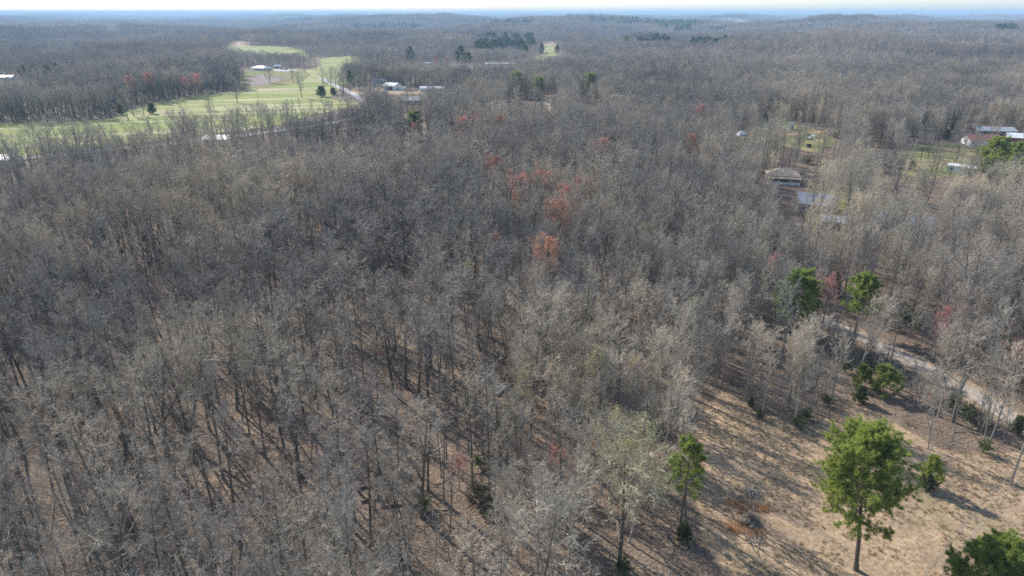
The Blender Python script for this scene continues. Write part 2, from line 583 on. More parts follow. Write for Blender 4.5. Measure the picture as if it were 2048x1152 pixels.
def tree_parts(seed, h=21.0, r=0.20, fork=False, t0=0.42, nl=16, cr=4.4, ang=R(48), upl=0.16, lean=0.03, n2=6, n3=5, n4=5, tw=0.013, rise=0.0, crook=0.02, flat=0.0):
    """A leafless tree: returns (trunk MB, crown MB, twig tips)."""
    rng = np.random.default_rng(seed)
    tr, cw = MB(), MB()
    K = 12
    d0 = np.array([[rng.normal(0, lean), rng.normal(0, lean), 1.0]])
    hs = h * (0.93 if not fork else 0.9)
    TP, TR = grow(rng, np.array([[0, 0, -0.3]]), d0, np.array([hs]), np.array([r]), K, 0.05, crook, 0.16)
    TR = r * np.linspace(1, 0.0, K)[None] ** 0.75 * 0.9 + 0.025
    TR[:, 0] = r * 1.45
    TR[:, 1] = r * 0.95
    stems = [(TP, TR)]
    if fork:
        i = int(K * rng.uniform(0.32, 0.5))
        d = unit(np.array([[rng.normal(0, 1), rng.normal(0, 1), 0]]))[0] * 0.42 + np.array([0, 0, 1])
        FP, FR = grow(rng, TP[:, i], d[None], np.array([hs * (1 - i / K) * 0.95]), TR[:, i] * 0.8, 8, 0.06, 0.05, 0.14)
        stems.append((FP, FR))
    for P, Rr in stems:
        tr.tubes(P, Rr, 7)
    lim = []
    for q, (P, Rr) in enumerate(stems):
        nn = nl if not fork else int(nl * 0.62)
        tt = (t0 if q == 0 else 0.25) + (0.985 - (t0 if q == 0 else 0.25)) * (np.arange(nn) + rng.random(nn) * 0.9) / nn
        Kp = P.shape[1]
        f = tt * (Kp - 1)
        i0 = np.clip(f.astype(int), 0, Kp - 2)
        wv = (f - i0)[:, None]
        base = P[0, i0] * (1 - wv) + P[0, i0 + 1] * wv
        rad = Rr[0, i0] * (1 - wv[:, 0]) + Rr[0, i0 + 1] * wv[:, 0]
        az = np.arange(nn) * 2.4 + rng.normal(0, 0.5, nn) + q * 1.3
        u = (tt - t0) / (1 - t0)
        a = rng.normal(ang, R(8), nn) * (1.15 - 0.75 * np.clip(u, 0, 1)) + R(4)
        d = np.stack([np.sin(a) * np.cos(az), np.sin(a) * np.sin(az), np.cos(a)], 1)
        prof = cr * (0.62 + 0.55 * np.sin(np.clip(u, 0, 1) * PI * 0.8 + 0.35)) * rng.uniform(0.7, 1.2, nn)
        prof *= np.where(u > 0.8, 0.72, 1.0)
        lim.append(grow(rng, base, d, prof, np.maximum(rad * 0.55, 0.03), 7, upl, 0.10, 0.25))
    LP = np.concatenate([a for a, b in lim])
    LR = np.concatenate([b for a, b in lim])
    tr.tubes(LP, LR, 5)
    # a few short dead stubs low on the trunk
    b = branch(rng, TP, TR, 5, (0.15, t0), (R(75), R(12)), 0.06, 3, 0.0, 0.15, 0.25, 0.4, 0.2, 0.015)
    cw.tubes(b[0], b[1], 3)
    B2 = branch(rng, LP, LR, n2, (0.22, 1.0), (R(42), R(12)), 0.50, 5, upl * 0.7, 0.12, 0.6, 0.4, 0.5, tw * 2.3, rise)
    cw.tubes(B2[0], B2[1], 3)
    B3 = branch(rng, B2[0], B2[1], n3, (0.2, 1.0), (R(45), R(14)), 0.52, 4, upl * 0.5, 0.14, 0.6, 0.5, 0.4, tw * 1.45, rise)
    cw.tubes(B3[0], B3[1], 3)
    B4 = branch(rng, B3[0], B3[1], n4, (0.2, 1.0), (R(45), R(15)), 0.62, 3, upl * 0.4, 0.14, 0.6, 0.6, 0.3, tw, rise)
    cw.tubes(B4[0], B4[1], 3)
    tips = np.concatenate([B4[0][:, -1], B4[0][:, 1], B3[0][:, -1]])
    return tr, cw, tips


def tufts(rng, C, D, m, L, wd, spread=0.9, Lvar=0.3):
    """m narrow triangles round each centre C, leaning along D."""
    n = len(C)
    d = unit(np.repeat(unit(D), m, 0) + rng.normal(0, spread, (n * m, 3)))
    q = rng.normal(0, 1, (n * m, 3))
    q = unit(np.cross(d, q))
    c = np.repeat(C, m, 0)
    ln = (L * rng.uniform(1 - Lvar, 1 + Lvar, n * m))[:, None]
    V = np.stack([c - q * wd, c + q * wd, c + d * ln], 1).reshape(-1, 3)
    T = np.arange(n * m * 3).reshape(-1, 3)
    return V, T


def buds(rng, tips, m, s, jit):
    c = np.repeat(tips, m, 0) + rng.normal(0, jit, (len(tips) * m, 3))
    a = unit(rng.normal(0, 1, c.shape))
    b = unit(np.cross(a, rng.normal(0, 1, c.shape)))
    V = np.stack([c - a * s, c + a * s, c + b * s * 1.5], 1).reshape(-1, 3)
    return V, np.arange(len(c) * 3).reshape(-1, 3)


def pine_parts(seed, h=18.0, r=0.22, t0=0.28, nl=56, cr=5.5, top=0.62, nm=26, nlen=0.42, nw=0.028, sub=5, droop=0.0, sparse_low=True):
    """A pine: (trunk MB with limbs, crown MB of needle tufts)."""
    rng = np.random.default_rng(seed)
    tr, cw = MB(), MB()
    K = 12
    TP, TR = grow(rng, np.array([[0, 0, -0.3]]), np.array([[0.05, 0.0, 1.0]]), np.array([h * 0.95]), np.array([r]), K, 0.02, 0.018, 0.15)
    TR[:, 0] *= 1.3
    tr.tubes(TP, TR, 10)
    tt = t0 + (0.99 - t0) * ((np.arange(nl) + rng.random(nl)) / nl) ** 0.85
    f = tt * (K - 1)
    i0 = np.clip(f.astype(int), 0, K - 2)
    wv = (f - i0)[:, None]
    base = TP[0, i0] * (1 - wv) + TP[0, i0 + 1] * wv
    rad = TR[0, i0] * (1 - wv[:, 0]) + TR[0, i0 + 1] * wv[:, 0]
    u = (tt - t0) / (1 - t0)
    az = np.arange(nl) * 2.4 + rng.normal(0, 0.4, nl)
    el = R(-6) - droop + u * R(62) + rng.normal(0, R(7), nl)
    d = np.stack([np.cos(el) * np.cos(az), np.cos(el) * np.sin(az), np.sin(el)], 1)
    prof = np.interp(u, [0, 0.12, 0.35, top, 0.85, 1.0], [0.6, 0.85, 1.0, 0.92, 0.6, 0.28])
    L = cr * prof * rng.uniform(0.72, 1.12, nl)
    LP, LR = grow(rng, base, d, L, np.maximum(rad * 0.34, 0.03), 6, 0.06, 0.07, 0.25)
    tr.tubes(LP, LR, 5)
    B = branch(rng, LP, LR, sub, (0.3, 1.0), (R(48), R(14)), 0.42, 4, 0.05, 0.1, 0.55, 0.4, 0.5, 0.012)
    tr.tubes(B[0], B[1], 3)
    n1 = LP[:, 3:]
    C = [n1.reshape(-1, 3), B[0][:, 1:].reshape(-1, 3), (B[0][:, 1:] + B[0][:, :-1])[:, 1:].reshape(-1, 3) * 0.5]
    Dv = [np.repeat(unit(LP[:, -1] - LP[:, 0]), n1.shape[1], 0), np.repeat(unit(B[0][:, -1] - B[0][:, 0]), 3, 0), np.repeat(unit(B[0][:, -1] - B[0][:, 0]), 2, 0)]
    ulim = [np.repeat(u, n1.shape[1]), np.repeat(np.repeat(u, sub), 3), np.repeat(np.repeat(u, sub), 2)]
    C, Dv, ul = np.concatenate(C), np.concatenate(Dv), np.concatenate(ulim)
    if sparse_low:
        keep = rng.random(len(C)) < np.clip(0.35 + ul * 2.2, 0, 1)
        C, Dv = C[keep], Dv[keep]
    C = C + rng.normal(0, 0.12, C.shape)
    Dv = Dv + np.array([0, 0, 0.5])
    V, T = tufts(rng, C, Dv, nm, nlen, nw)
    cw.add(V, None, T)
    return tr, cw


def cedar_parts(seed, h=8.0, wd=3.0, m=900, low=0.05, leaf=0.5, lw=0.09, round_=0.6):
    """A dense evergreen or shrub: short trunk, stems and leaf sprays filling a tapering volume."""
    rng = np.random.default_rng(seed)
    tr, cw = MB(), MB()
    TP, TR = grow(rng, np.array([[0, 0, -0.2]]), np.array([[0, 0, 1.0]]), np.array([h * 0.92]), np.array([0.03 * h * 0.5 + 0.03]), 8, 0.02, 0.02, 0.15)
    tr.tubes(TP, TR, 6)
    nl = 40
    tt = low + (0.95 - low) * (np.arange(nl) + rng.random(nl)) / nl
    z = tt * h
    az = np.arange(nl) * 2.4
    pr = wd * np.clip((1 - tt) ** round_ * np.clip((tt - low + 0.12) * 6, 0.35, 1), 0.1, 1)
    base = np.stack([0 * z, 0 * z, z * 0.9], 1)
    d = np.stack([np.cos(az), np.sin(az), 0.35 + 0 * z], 1)
    LP, LR = grow(rng, base, d, pr * rng.uniform(0.75, 1.15, nl), np.full(nl, 0.03), 5, 0.05, 0.1, 0.4)
    tr.tubes(LP, LR, 4)
    i = rng.integers(0, nl, m)
    q = np.sqrt(rng.random(m)) * 0.95
    f = q * 4
    i0 = np.clip(f.astype(int), 0, 3)
    wv = (f - i0)[:, None]
    C = LP[i, i0] * (1 - wv) + LP[i, i0 + 1] * wv + rng.normal(0, 0.11 * wd / 2, (m, 3))
    C[:, 2] = np.maximum(C[:, 2], 0.15)
    D = C * np.array([1, 1, 0.0]) / wd + np.array([0, 0, 0.6])
    V, T = tufts(rng, C, D, 9, leaf, lw, 0.8)
    cw.add(V, None, T)
    return tr, cw


def bush_parts(seed, h=2.5, wd=1.6, stems=14, leaves=260, leaf=0.22, lw=0.06):
    rng = np.random.default_rng(seed)
    tr, cw = MB(), MB()
    az = rng.random(stems) * 2 * PI
    d = np.stack([np.cos(az) * 0.7, np.sin(az) * 0.7, np.ones(stems)], 1) * np.array([wd / h, wd / h, 1])
    P, Rr = grow(rng, rng.normal(0, 0.15, (stems, 3)) * np.array([1, 1, 0]), d, h * rng.uniform(0.6, 1.05, stems), np.full(stems, 0.03), 5, 0.02, 0.14, 0.35)
    tr.tubes(P, Rr, 4)
    B = branch(rng, P, Rr, 7, (0.25, 1), (R(45), R(12)), 0.45, 4, 0.03, 0.15, 0.6, 0.5, 0.3, 0.012)
    tr.tubes(B[0], B[1], 3)
    B2 = branch(rng, B[0], B[1], 4, (0.25, 1), (R(45), R(12)), 0.5, 3, 0.03, 0.15, 0.6, 0.5, 0.3, 0.01)
    tr.tubes(B2[0], B2[1], 3)
    if leaves:
        C = np.concatenate([B[0][:, 1:].reshape(-1, 3), B2[0][:, 1:].reshape(-1, 3)])
        C = C[rng.integers(0, len(C), leaves)] + rng.normal(0, 0.08, (leaves, 3))
        V, T = tufts(rng, C, np.tile(np.array([[0, 0, 1.0]]), (leaves, 1)), 7, leaf, lw, 1.1)
        cw.add(V, None, T)
    return tr, cw


# ------------------------------------------------------------------ ground sheets
rad = np.concatenate([[0.0], np.geomspace(6, 30000, 230)])
azs = np.linspace(-PI, PI, 361)[:-1]
RA, AZ = np.meshgrid(rad[1:], azs, indexing='ij')
X, Y = RA * np.sin(AZ), RA * np.cos(AZ)
V = np.concatenate([[[0, 0, 0]], np.stack([X, Y, H(X, Y)], -1).reshape(-1, 3)])
na = len(azs)
ii, jj = np.meshgrid(np.arange(len(rad) - 2), np.arange(na), indexing='ij')
a = 1 + ii * na + jj
b = 1 + ii * na + (jj + 1) % na
Q = np.stack([a, a + na, b + na, b], -1).reshape(-1, 4)
T = [(0, 1 + k, 1 + (k + 1) % na) for k in range(na)]
g = MB().add(V, Q, T)
me = g.mesh('ground', M['litter'], True)
me.flip_normals() if me.polygons[0].normal.z < 0 else None
tag(link('ground', me), kind='structure')

EXCL = []            # world polygons where no tree stands
VIEWS = []           # (x, y, half width, keep share): thin the trees in front of these


def inside(poly, x, y):
    x, y = np.asarray(x), np.asarray(y)
    c = np.zeros(x.shape, bool)
    n = len(poly)
    for i in range(n):
        x1, y1 = poly[i]
        x2, y2 = poly[(i + 1) % n]
        cond = ((y1 > y) != (y2 > y)) & (x < (x2 - x1) * (y - y1) / (y2 - y1 + 1e-12) + x1)
        c ^= cond
    return c


def edge_dist(poly, x, y):
    d = np.full(np.shape(x), 1e9)
    n = len(poly)
    for i in range(n):
        ax, ay = poly[i]
        bx, by = poly[(i + 1) % n]
        L2 = (bx - ax) ** 2 + (by - ay) ** 2 + 1e-9
        tt = np.clip(((x - ax) * (bx - ax) + (y - ay) * (by - ay)) / L2, 0, 1)
        d = np.minimum(d, np.hypot(x - ax - tt * (bx - ax), y - ay - tt * (by - ay)))
    return d


def roughen(poly, step, amp, seed):
    rng = np.random.default_rng(seed)
    out = []
    n = len(poly)
    for i in range(n):
        p0, p1 = np.array(poly[i]), np.array(poly[(i + 1) % n])
        L = np.linalg.norm(p1 - p0)
        m_ = max(1, int(L / step))
        for q in range(m_):
            pt = p0 + (p1 - p0) * q / m_
            if q:
                pt = pt + rng.normal(0, amp, 2)
            out.append((float(pt[0]), float(pt[1])))
    return out


def sheet(name, poly, matl, off, step=8.0, fade=4.0):
    """A ground sheet draped on the terrain."""
    P = [Vector(q) for q in poly]
    xs, ys = [q[0] for q in poly], [q[1] for q in poly]
    gx, gy = np.meshgrid(np.arange(min(xs), max(xs), step), np.arange(min(ys), max(ys), step))
    gx, gy = gx.ravel(), gy.ravel()
    ok = inside(poly, gx, gy)
    gx, gy = gx[ok], gy[ok]
    ok = edge_dist(poly, gx, gy) > step * 0.35
    vs = P + [Vector((float(u), float(v_))) for u, v_ in zip(gx[ok], gy[ok])]
    n = len(P)
    r_ = delaunay_2d_cdt(vs, [(i, (i + 1) % n) for i in range(n)], [], 1, 1e-4)
    co = np.array([(v_[0], v_[1]) for v_ in r_[0]])
    z = H(co[:, 0], co[:, 1]) + off
    mb = MB().add(np.column_stack([co, z]), None, [f_ for f_ in r_[2] if len(f_) == 3])
    me = mb.mesh(name, matl, True)
    if me.polygons[0].normal.z < 0:
        me.flip_normals()
    at = me.attributes.new('edge', 'FLOAT', 'POINT')
    at.data.foreach_set('value', np.clip(edge_dist(poly, co[:, 0], co[:, 1]) / fade, 0, 1).astype(np.float32))
    return tag(link(name, me), kind='structure')


def pxpoly(pts):
    return [spot(*q) for q in pts]


def pull(pts, f):
    return [(x * f, y * f) for x, y in pts]


def strip(name, line, half, matl, off):
    """A road or track: a ribbon along a world polyline (resampled smoothly)."""
    L = np.array(line, float)
    tt = np.linspace(0, len(L) - 1, len(L) * 8)
    idx = np.arange(len(L))
    C = np.stack([np.interp(tt, idx, L[:, 0]), np.interp(tt, idx, L[:, 1])], 1)
    for _ in range(6):
        C[1:-1] = (C[:-2] + 2 * C[1:-1] + C[2:]) / 4
    d = unit(np.gradient(C, axis=0))
    nrm = np.stack([-d[:, 1], d[:, 0]], 1)
    rows = []
    for s_ in (-1, -0.33, 0.33, 1):
        e = C + nrm * half * s_
        rows.append(np.column_stack([e, H(e[:, 0], e[:, 1]) + off]))
    n = len(C)
    V = np.concatenate(rows)
    Q = [(k * n + i, k * n + i + 1, (k + 1) * n + i + 1, (k + 1) * n + i) for k in range(3) for i in range(n - 1)]
    me = MB().add(V, Q).mesh(name, matl, True)
    if me.polygons[0].normal.z < 0:
        me.flip_normals()
    EXCL.append([tuple(q) for q in (C + nrm * (half + 1.2))] + [tuple(q) for q in (C - nrm * (half + 1.2))[::-1]])
    at = me.attributes.new('edge', 'FLOAT', 'POINT')
    at.data.foreach_set('value', np.concatenate([np.zeros(n), np.ones(2 * n), np.zeros(n)]).astype(np.float32))
    return tag(link(name, me), kind='structure'), C


# dry grass clearing in the lower right corner
clr = pxpoly([(1455, 1200), (1420, 1120), (1388, 1040), (1372, 970), (1385, 890), (1390, 830), (1420, 790), (1450, 772), (1490, 790), (1512, 818), (1600, 850),
              (1665, 815), (1720, 800), (1790, 842), (1880, 892), (1985, 905), (2110, 900)]) + [(95, 84), (110, 60), (100, 30), (40, 20)]
clr = roughen(clr, 3.0, 0.5, 5)
sheet('dry_grass_clearing', clr, M['dry_grass'], 0.02, 1.6, 3.5)
EXCL.append(clr)
EXCL.append(pxpoly([(1400, 1330), (1392, 1070), (1470, 1060), (1620, 1330)]))

# gravel drive on the right with grassy verges
drive = [spot(*q) for q in [(2200, 935), (2048, 852), (1960, 795), (1850, 737), (1770, 697), (1690, 660), (1600, 618), (1520, 588), (1440, 560), (1380, 530)]]
strip('drive_verge', drive[:7], 3.6, M['verge'], 0.03)
_, DRIVE = strip('gravel_drive', drive[:8], 1.9, M['gravel'], 0.06)

for q in [(1700, 664), (1750, 686), (1800, 711), (1850, 737), (1905, 765), (1960, 795), (2010, 828), (2046, 850)]:
    VIEWS.append((*spot(*q), 3.4, 0.14, 0.80))

for q in [(20, 321), (110, 311), (200, 303), (300, 293), (520, 268), (600, 256), (660, 247), (700, 240)]:
    VIEWS.append((*spot(*q), 9.0, 0.22, 0.84))

# pastures on the left
f1p = pxpoly([(-260, 300), (-260, 250), (90, 246), (225, 238), (290, 210), (400, 192), (500, 177), (590, 164), (612, 140), (650, 130), (725, 130), (735, 152),
              (690, 170), (655, 196), (720, 208), (560, 250), (300, 285), (0, 318)])
sheet('green_pasture', roughen(f1p, 14, 1.6, 3), M['green_field'], 0.16, 16)
EXCL.append(f1p)


def far_field(name, top, bottom, matl, f, seed):
    a_, b_ = pxpoly(top), pull(pxpoly(bottom), f)
    poly = a_ + b_[::-1]
    sheet(name, roughen(poly, 25, 2.5, seed), matl, 0.35, 30)
    EXCL.append(poly)


far_field('hill_pasture', [(452, 95), (500, 92), (560, 93), (612, 99)], [(458, 104), (500, 106), (570, 106), (612, 103)], M['green_field'], 0.84, 1)
far_field('hill_pasture', [(640, 119), (665, 114), (715, 113), (735, 118)], [(640, 124), (665, 127), (715, 127), (735, 123)], M['green_field'], 0.9, 2)
far_field('hill_pasture', [(62, 99), (76, 97), (100, 101), (120, 110)], [(66, 104), (80, 112), (100, 114), (120, 113)], M['green_field'], 0.76, 3)
far_field('hill_pasture', [(1086, 93), (1112, 92)], [(1086, 106), (1112, 105)], M['green_field'], 0.9, 4)
far_field('tan_clearing', [(200, 63), (240, 62)], [(200, 67), (240, 65)], M['tan_field'], 0.9, 5)
far_field('tan_clearing', [(455, 84), (500, 82)], [(455, 91), (500, 90)], M['tan_field'], 0.9, 6)
far_field('tan_clearing', [(1085, 83), (1148, 84)], [(1085, 87), (1148, 87)], M['tan_field'], 0.9, 7)
far_field('tan_clearing', [(1090, 190), (1116, 191)], [(1090, 212), (1114, 210)], M['tan_field'], 0.84, 8)
far_field('tan_clearing', [(600, 63), (690, 64)], [(600, 67), (690, 68)], M['tan_field'], 0.9, 9)
far_field('tan_clearing', [(1390, 40), (1500, 41)], [(1390, 43), (1500, 44)], M['tan_field'], 0.9, 10)
far_field('tan_clearing', [(1700, 184), (1800, 186)], [(1700, 189), (1800, 191)], M['tan_field'], 0.93, 12)
far_field('tan_clearing', [(1880, 171), (1990, 174)], [(1880, 177), (1990, 180)], M['tan_field'], 0.93, 13)
far_field('green_yard', [(1068, 113), (1096, 113)], [(1068, 121), (1096, 121)], M['green_field'], 0.9, 11)
yard = pxpoly([(484, 154), (520, 149), (566, 153), (584, 161), (540, 171), (484, 174)])
sheet('house_lawn', roughen(pxpoly([(478, 146), (520, 137), (606, 138), (622, 150), (600, 166), (540, 175), (480, 177)]), 12, 2.0, 18), M['lawn'], 0.22, 8, 10)
EXCL.append(pxpoly([(478, 146), (520, 137), (606, 138), (622, 150), (600, 166), (540, 175), (480, 177)]))
sheet('brushy_slope', roughen(yard, 8, 1.5, 8), M['brush_ground'], 0.30, 6, 26)
EXCL.append(yard)
yard2 = pxpoly([(545, 139), (570, 137), (602, 140), (575, 144), (548, 143)])
sheet('gravel_yard', yard2, M['gravel_pale'], 0.38, 12)
EXCL.append(yard2)
yard3 = pxpoly([(700, 186), (712, 175), (830, 176), (850, 188), (760, 192)])
sheet('barn_yard', roughen(yard3, 10, 1, 8), M['tan_field'], 0.2, 12)
EXCL.append(yard3)
lawn1 = pxpoly([(1500, 245), (1580, 240), (1640, 262), (1680, 285), (1640, 312), (1590, 300), (1520, 285)])
sheet('yard_lawn', roughen(lawn1, 8, 1.5, 9), M['lawn'], 0.12, 8)
lawn2 = pxpoly([(1795, 300), (1850, 288), (1925, 287), (1955, 310), (1925, 352), (1850, 362), (1790, 352)])
sheet('yard_lawn', roughen(lawn2, 8, 1.0, 10), M['lawn'], 0.10, 8)
lawn3 = pxpoly([(1600, 385), (1660, 378), (1860, 425), (1880, 470), (1790, 480), (1660, 470), (1600, 430)])
sheet('yard_lawn', roughen(lawn3, 8, 1.0, 11), M['lawn'], 0.10, 8)
dirt = [spot(*q) for q in [(1500, 283), (1560, 272), (1610, 266), (1680, 262), (1760, 255)]]
strip('dirt_track', dirt, 2.2, M['dirt'], 0.18)
road = [spot(*q) for q in [(-200, 346), (0, 322), (200, 303), (440, 278), (560, 262), (650, 249), (715, 236), (760, 222), (735, 205), (705, 188), (668, 170), (640, 155)]]
strip('country_road', road[:8], 4.2, M['gravel_pale'], 0.25)
strip('gravel_lane', road[7:], 3.4, M['gravel_pale'], 0.3)
for off_ in (0.0, 1.5):
    tl = [spot(*q) for q in [(2060, 930), (2004, 962), (1960, 1010), (1900, 1085), (1851, 1148), (1800, 1220)]]
    strip('wheel_track', [(u + off_ * 0.88, v - off_ * 0.47) for u, v in tl], 0.20, M['track'], 0.035)
THIN = [(pxpoly([(-300, 300), (300, 270), (560, 240), (720, 200), (740, 222), (560, 268), (300, 300), (-300, 350)]), 0.5)]      # polygons with a share of trees kept
THIN.append((lawn1, 0.10))
THIN.append((lawn2, 0.03))
THIN.append((lawn3, 0.75))

# ------------------------------------------------------------------ tree kinds
rs = np.random.default_rng(77)
FULL = dict(n2=6, n3=5, n4=5)


def as_pair(tr, cw, tm, cm, nm):
    return tr.mesh(nm + '_trunk', tm, True), cw.mesh(nm + '_crown', cm)


def combined(tr, cw, mats, nm):
    mb = MB().merge(tr, None, 0).merge(cw, None, 1)
    return mb.mesh(nm, mats)


KINDS = {}


def bare_kind(key, look, pale=False, **kw):
    tr, cw, tips = tree_parts(**kw)
    tm, tw = (M['bark_pale'], M['twig_pale']) if pale else (M['bark'], M['twig'])
    pr = as_pair(tr, cw, tm, tw, key)
    KINDS[key] = dict(pair=pr, h=kw['h'], look=look, tips=tips, raw=(tr, cw), one=None, mats=(tm, tw))


MT = dict(n2=6, n3=6, n4=6, tw=0.0085)
bare_kind('mature_a', 'tall straight grey', seed=1, h=21, r=0.21, t0=0.54, cr=3.9, ang=R(42), **MT)
bare_kind('mature_b', 'tall forked grey', seed=2, h=20, r=0.23, fork=True, t0=0.5, nl=20, cr=4.0, ang=R(40), **MT)
bare_kind('mature_c', 'broad-crowned grey', seed=3, h=20, r=0.25, t0=0.44, nl=16, cr=5.2, ang=R(52), upl=0.14, **MT)
bare_kind('mature_d', 'tall narrow-crowned grey', seed=4, h=22, r=0.18, t0=0.5, nl=15, cr=4.0, ang=R(42), **MT)
bare_kind('mature_e', 'high forked wide-limbed', seed=5, h=19, r=0.26, fork=True, nl=20, cr=5.6, ang=R(55), upl=0.10, crook=0.05, **MT)
bare_kind('mature_f', 'leaning grey', seed=6, h=20, r=0.17, t0=0.54, nl=14, cr=3.5, ang=R(42), lean=0.10, crook=0.035, **MT)

bare_kind('mature_g', 'wavy-stemmed grey', seed=9, h=19, r=0.19, t0=0.48, nl=17, cr=4.3, ang=R(46), upl=0.08, crook=0.06, **MT)
bare_kind('mature_h', 'tall flat-topped grey', seed=10, h=23, r=0.24, t0=0.55, nl=14, cr=5.4, ang=R(60), upl=0.14, **MT)
bare_kind('pole_a', 'thin straight dark-stemmed', seed=17, h=19, r=0.115, t0=0.60, nl=13, cr=2.7, ang=R(38), n2=5, n3=5, n4=5, tw=0.0085)
bare_kind('pole_b', 'thin leaning dark-stemmed', seed=18, h=18, r=0.10, t0=0.55, nl=13, cr=2.5, ang=R(36), lean=0.07, crook=0.03, n2=5, n3=5, n4=5, tw=0.0085)
bare_kind('old_oak', 'massive wide-limbed dark', seed=7, h=22, r=0.38, t0=0.32, nl=20, cr=6.8, ang=R(60), upl=0.09, crook=0.04, n2=7, n3=6, n4=5, tw=0.009)
bare_kind('snag', 'pale half-dead sparse', True, seed=8, h=16, r=0.2, t0=0.35, nl=9, cr=3.2, ang=R(60), upl=0.02, crook=0.05, lean=0.06, n2=4, n3=3, n4=1, tw=0.012)
Y = dict(pale=True, upl=0.18, rise=0.2, tw=0.0078, n2=6, n3=5, n4=6)
bare_kind('young_a', 'slender pale', seed=11, h=16, r=0.12, t0=0.30, nl=22, cr=3.5, ang=R(34), **Y)
bare_kind('young_b', 'slender pale up-swept', seed=12, h=14.5, r=0.10, t0=0.25, nl=22, cr=3.2, ang=R(28), **Y)
bare_kind('young_c', 'pale twin-stemmed', seed=13, h=15, r=0.13, fork=True, nl=26, cr=3.4, ang=R(34), **Y)
bare_kind('young_d', 'thin pale pole-like', seed=14, h=17, r=0.11, t0=0.48, nl=18, cr=2.9, ang=R(35), **Y)
bare_kind('open_a', 'round-crowned spreading', seed=21, h=18, r=0.32, t0=0.20, nl=24, cr=6.6, ang=R(60), upl=0.10, n2=7, n4=4)
bare_kind('open_b', 'tall oval-crowned', seed=22, h=19, r=0.28, t0=0.26, nl=22, cr=5.2, ang=R(46), upl=0.12, n2=6, n4=4)
bare_kind('sapling_a', 'thin sapling', seed=31, h=7.5, r=0.05, t0=0.2, nl=14, cr=1.9, ang=R(40), n2=5, n3=4, n4=3, tw=0.010, pale=True, rise=0.15)
bare_kind('sapling_b', 'thin sapling', seed=32, h=5.5, r=0.04, t0=0.15, nl=13, cr=1.8, ang=R(48), n2=5, n3=4, n4=3, tw=0.010)
bare_kind('young_e', 'curving pale', seed=15, h=13.5, r=0.10, t0=0.28, nl=20, cr=3.6, ang=R(44), crook=0.06, lean=0.08, **Y)
bare_kind('young_f', 'dense-topped pale', seed=16, h=16, r=0.14, t0=0.40, nl=24, cr=3.8, ang=R(40), **Y)
MATURE = ['mature_a', 'mature_b', 'mature_c', 'mature_d', 'mature_e', 'mature_f', 'mature_g', 'mature_h', 'old_oak', 'snag', 'pole_a', 'pole_b']
YOUNG = ['young_a', 'young_b', 'young_c', 'young_d', 'young_e', 'young_f']


def put_pair(name, label, cat, loc, rz, scale, pair, group=None):
    o = thing(name, label, cat, loc, rz, group, scale)
    part('trunk', pair[0], None, o)
    part('crown', pair[1], None, o)
    return o


def put_tree(kind, x, y, rz, sc, label, group, name='bare_tree', cat='tree'):
    return put_pair(name, label, cat, (x, y, float(H(x, y))), rz, sc, KINDS[kind]['pair'], group)


def clear_around(x, y, r_, poly_n=10):
    EXCL.append([(x + r_ * math.cos(a * 2 * PI / poly_n), y + r_ * math.sin(a * 2 * PI / poly_n)) for a in range(poly_n)])


def show(x, y, half, keep, back=0.72):
    VIEWS.append((x, y, half, keep, back))


# ------------------------------------------------------------------ buildings
def bx(x0, x1, y0, y1, z0, z1):
    return MB().box(x0, x1, y0, y1, z0, z1)


def extrude_x(profile, x0, x1):
    n = len(profile)
    V = [(x0, y, z) for y, z in profile] + [(x1, y, z) for y, z in profile]
    Q = [(i, (i + 1) % n, n + (i + 1) % n, n + i) for i in range(n)]
    mb = MB().add(V, Q)
    c = MB()
    V2 = np.array(V)
    for k, off in ((0, 0), (1, n)):
        # fan caps around the profile's own first point (profiles are star-shaped from it)
        T = [(off, off + i, off + i + 1) if k else (off, off + i + 1, off + i) for i in range(1, n - 1)]
        mb.T.append(np.array(T))
        mb.tm.append(np.zeros(len(T), int))
    return mb


